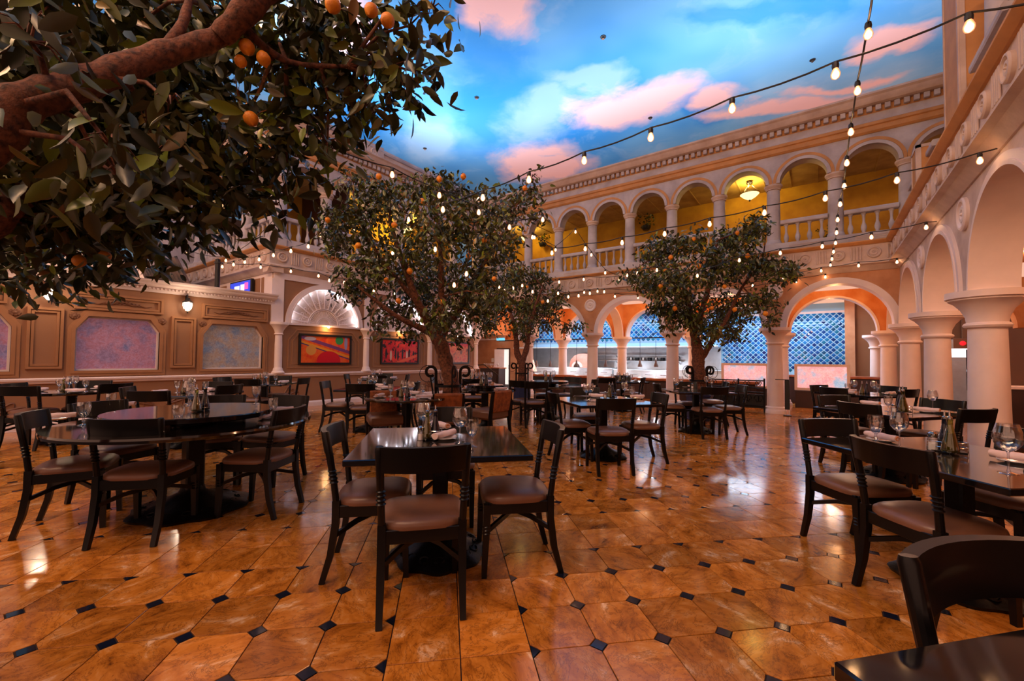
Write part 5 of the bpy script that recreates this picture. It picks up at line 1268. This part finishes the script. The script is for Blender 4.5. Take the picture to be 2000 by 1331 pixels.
G().cb((0,0,0),(.4,.05,.3),.01).build('plate','tan',e,ang=.3);G().lathe([(.07,0),(.06,.05),(0,.06)],seg=14,axis='y').build('red_lens',emi('alarm_red',(220,30,40),.9),e).location=(0,-.02,0)
p=on(1880,735,'y',17.8);d=struct('door_1',(p.x,17.8,0));G().cb((0,0,1.0),(.9,.04,2.0),.008).build('leaf','steel',d,ang=.3);G().cb((.2,-.03,1.1),(.25,.02,1.2),.005).build('glazing','vinegar',d,ang=.3);G().bar([(-.35,-.06,.9),(-.35,-.06,1.2)],.03,.03,Vector((0,1,0))).build('handle','chrome',d)
# ---------------- alcove at the far left corner with open door ----------------
al=struct('wall_alcove',(0,17,0))
G().box(-19,-11.2,0,.1,-.05,3.4).build('back_wall','peach',al,ang=0)
G().box(-19,-11.2,-.1,0,2.25,2.33).build('shelf_moulding','white',al,ang=.3)
G().box(-19,-10.9,-4.6,0,3.3,3.4).build('alcove_ceiling','orange',al,ang=0)
G().box(-11.0,-10.9,-4.5,.1,2.3,3.3).build('lintel','orange',al,ang=0)
d=struct('door_2',(-12.93,16.98,0));G().cb((-.08,-.25,.88),(.5,.04,1.76),.006,Matrix.Rotation(.5,3,'Z')).build('leaf','white',d,ang=.3)
P=[(-.36,0),(.36,0),(.36,1.76),(-.36,1.76)];band(G(),P,0,.06,-.04,0).build('frame','dwood',d,ang=.3);G().box(-.36,.36,-.02,-.0,0,1.76).build('opening',emi('lit_room',(226,222,214),.8),d,ang=0)
G().lathe([(.025,0),(.025,.03)],(.1,-.3,.9),10,'y').build('handle','chrome',d)
p=on(979,663,'y',16.9);e=tag(emp('blue_sign',(p.x,16.85,p.z)),'small glowing blue sign above the open door in the far corner','sign');G().cb((0,0,0),(.5,.06,.13),.01).build('housing','bluelamp',e,ang=.3)
p=on(961,704,'y',16.9);e=tag(emp('paper_notice',(p.x,16.95,p.z)),'small white paper notice left of the open door','notice');G().cb((0,0,0),(.16,.01,.2),.002).build('sheet','plate',e,ang=.3)
e=tag(emp('service_station',(-12.2,15.2,0)),'oak side station beside the open door in the far corner','station')
G().cb((0,0,.42),(1.1,.5,.84),.01).build('body','dwood',e,ang=.3);G().cb((0,0,.86),(1.2,.56,.05),.01).build('top','wood',e,ang=.3);G().cb((0,-.26,.42),(.9,.02,.6),.005).build('door','dwood',e,ang=.3)
for k in range(7):
    tag(inst(PR['g'][0],PR['g'][1],(-12.65+.13*k,15.15,.885)),'goblet on the oak side station, %s from the left'%ORD[k],'glass','goblets on the side station')
e=tag(emp('ramp_handrail',(-11.2,14.0,0)),'dark handrail sloping down beside the far corner step','handrail')
G().tube([(-.9,0,1.0),(-.5,0,1.02),(.5,-.3,.6),(.5,-.3,.5)],.022,8).build('rail','iron',e);G().tube([(-.85,0,0),(-.85,0,1.0)],.018,8).build('post','iron',e);G().tube([(.5,-.3,0),(.5,-.3,.55)],.018,8).build('post','iron',e)
# ---------------- interior fixtures giving warm light ----------------
def downlight(x,y,z,w,c=(255,190,128)):
    e=tag(emp('recessed_downlight',(x,y,z)),'',None);return e
DL=[(.35,13.6),(-2.15,13.6),(-4.65,13.6),(-7.15,13.6),(-9.65,13.6),(3.0,11.2),(3.0,8.6),(3.0,6.0),(3.0,3.4),(.3,16.4),(3.2,15.0),(-12.5,14.5)]
for k,(x,y) in enumerate(DL):
    e=tag(emp('recessed_downlight',(x,y,3.295)),'recessed warm ceiling light '+['inside the wide arch','in the aisle behind the small tree','in the aisle right of the medallion','in the aisle left of the medallion','in the aisle by the farthest tree','over the aisle at the corner column','over the aisle between the side columns','over the aisle past the nearest column','over the aisle beyond the picture edge','before the blue tiled wall','over the aisle door','over the open-door alcove'][k],'ceiling light','recessed aisle lights')
    G().lathe([(.09,0),(.09,-.012),(.07,-.015),(.065,0)],seg=20,cap=False).build('trim_ring','white',e);G().lathe([(.06,-.004),(0,-.004)],seg=16,cap=False).build('lens','downl',e)
    point((0,0,-.25),34 if k not in(11,) else 40,(255,196,150) if k in(5,6,7,8) else (255,180,116),.08,e,'downlight')
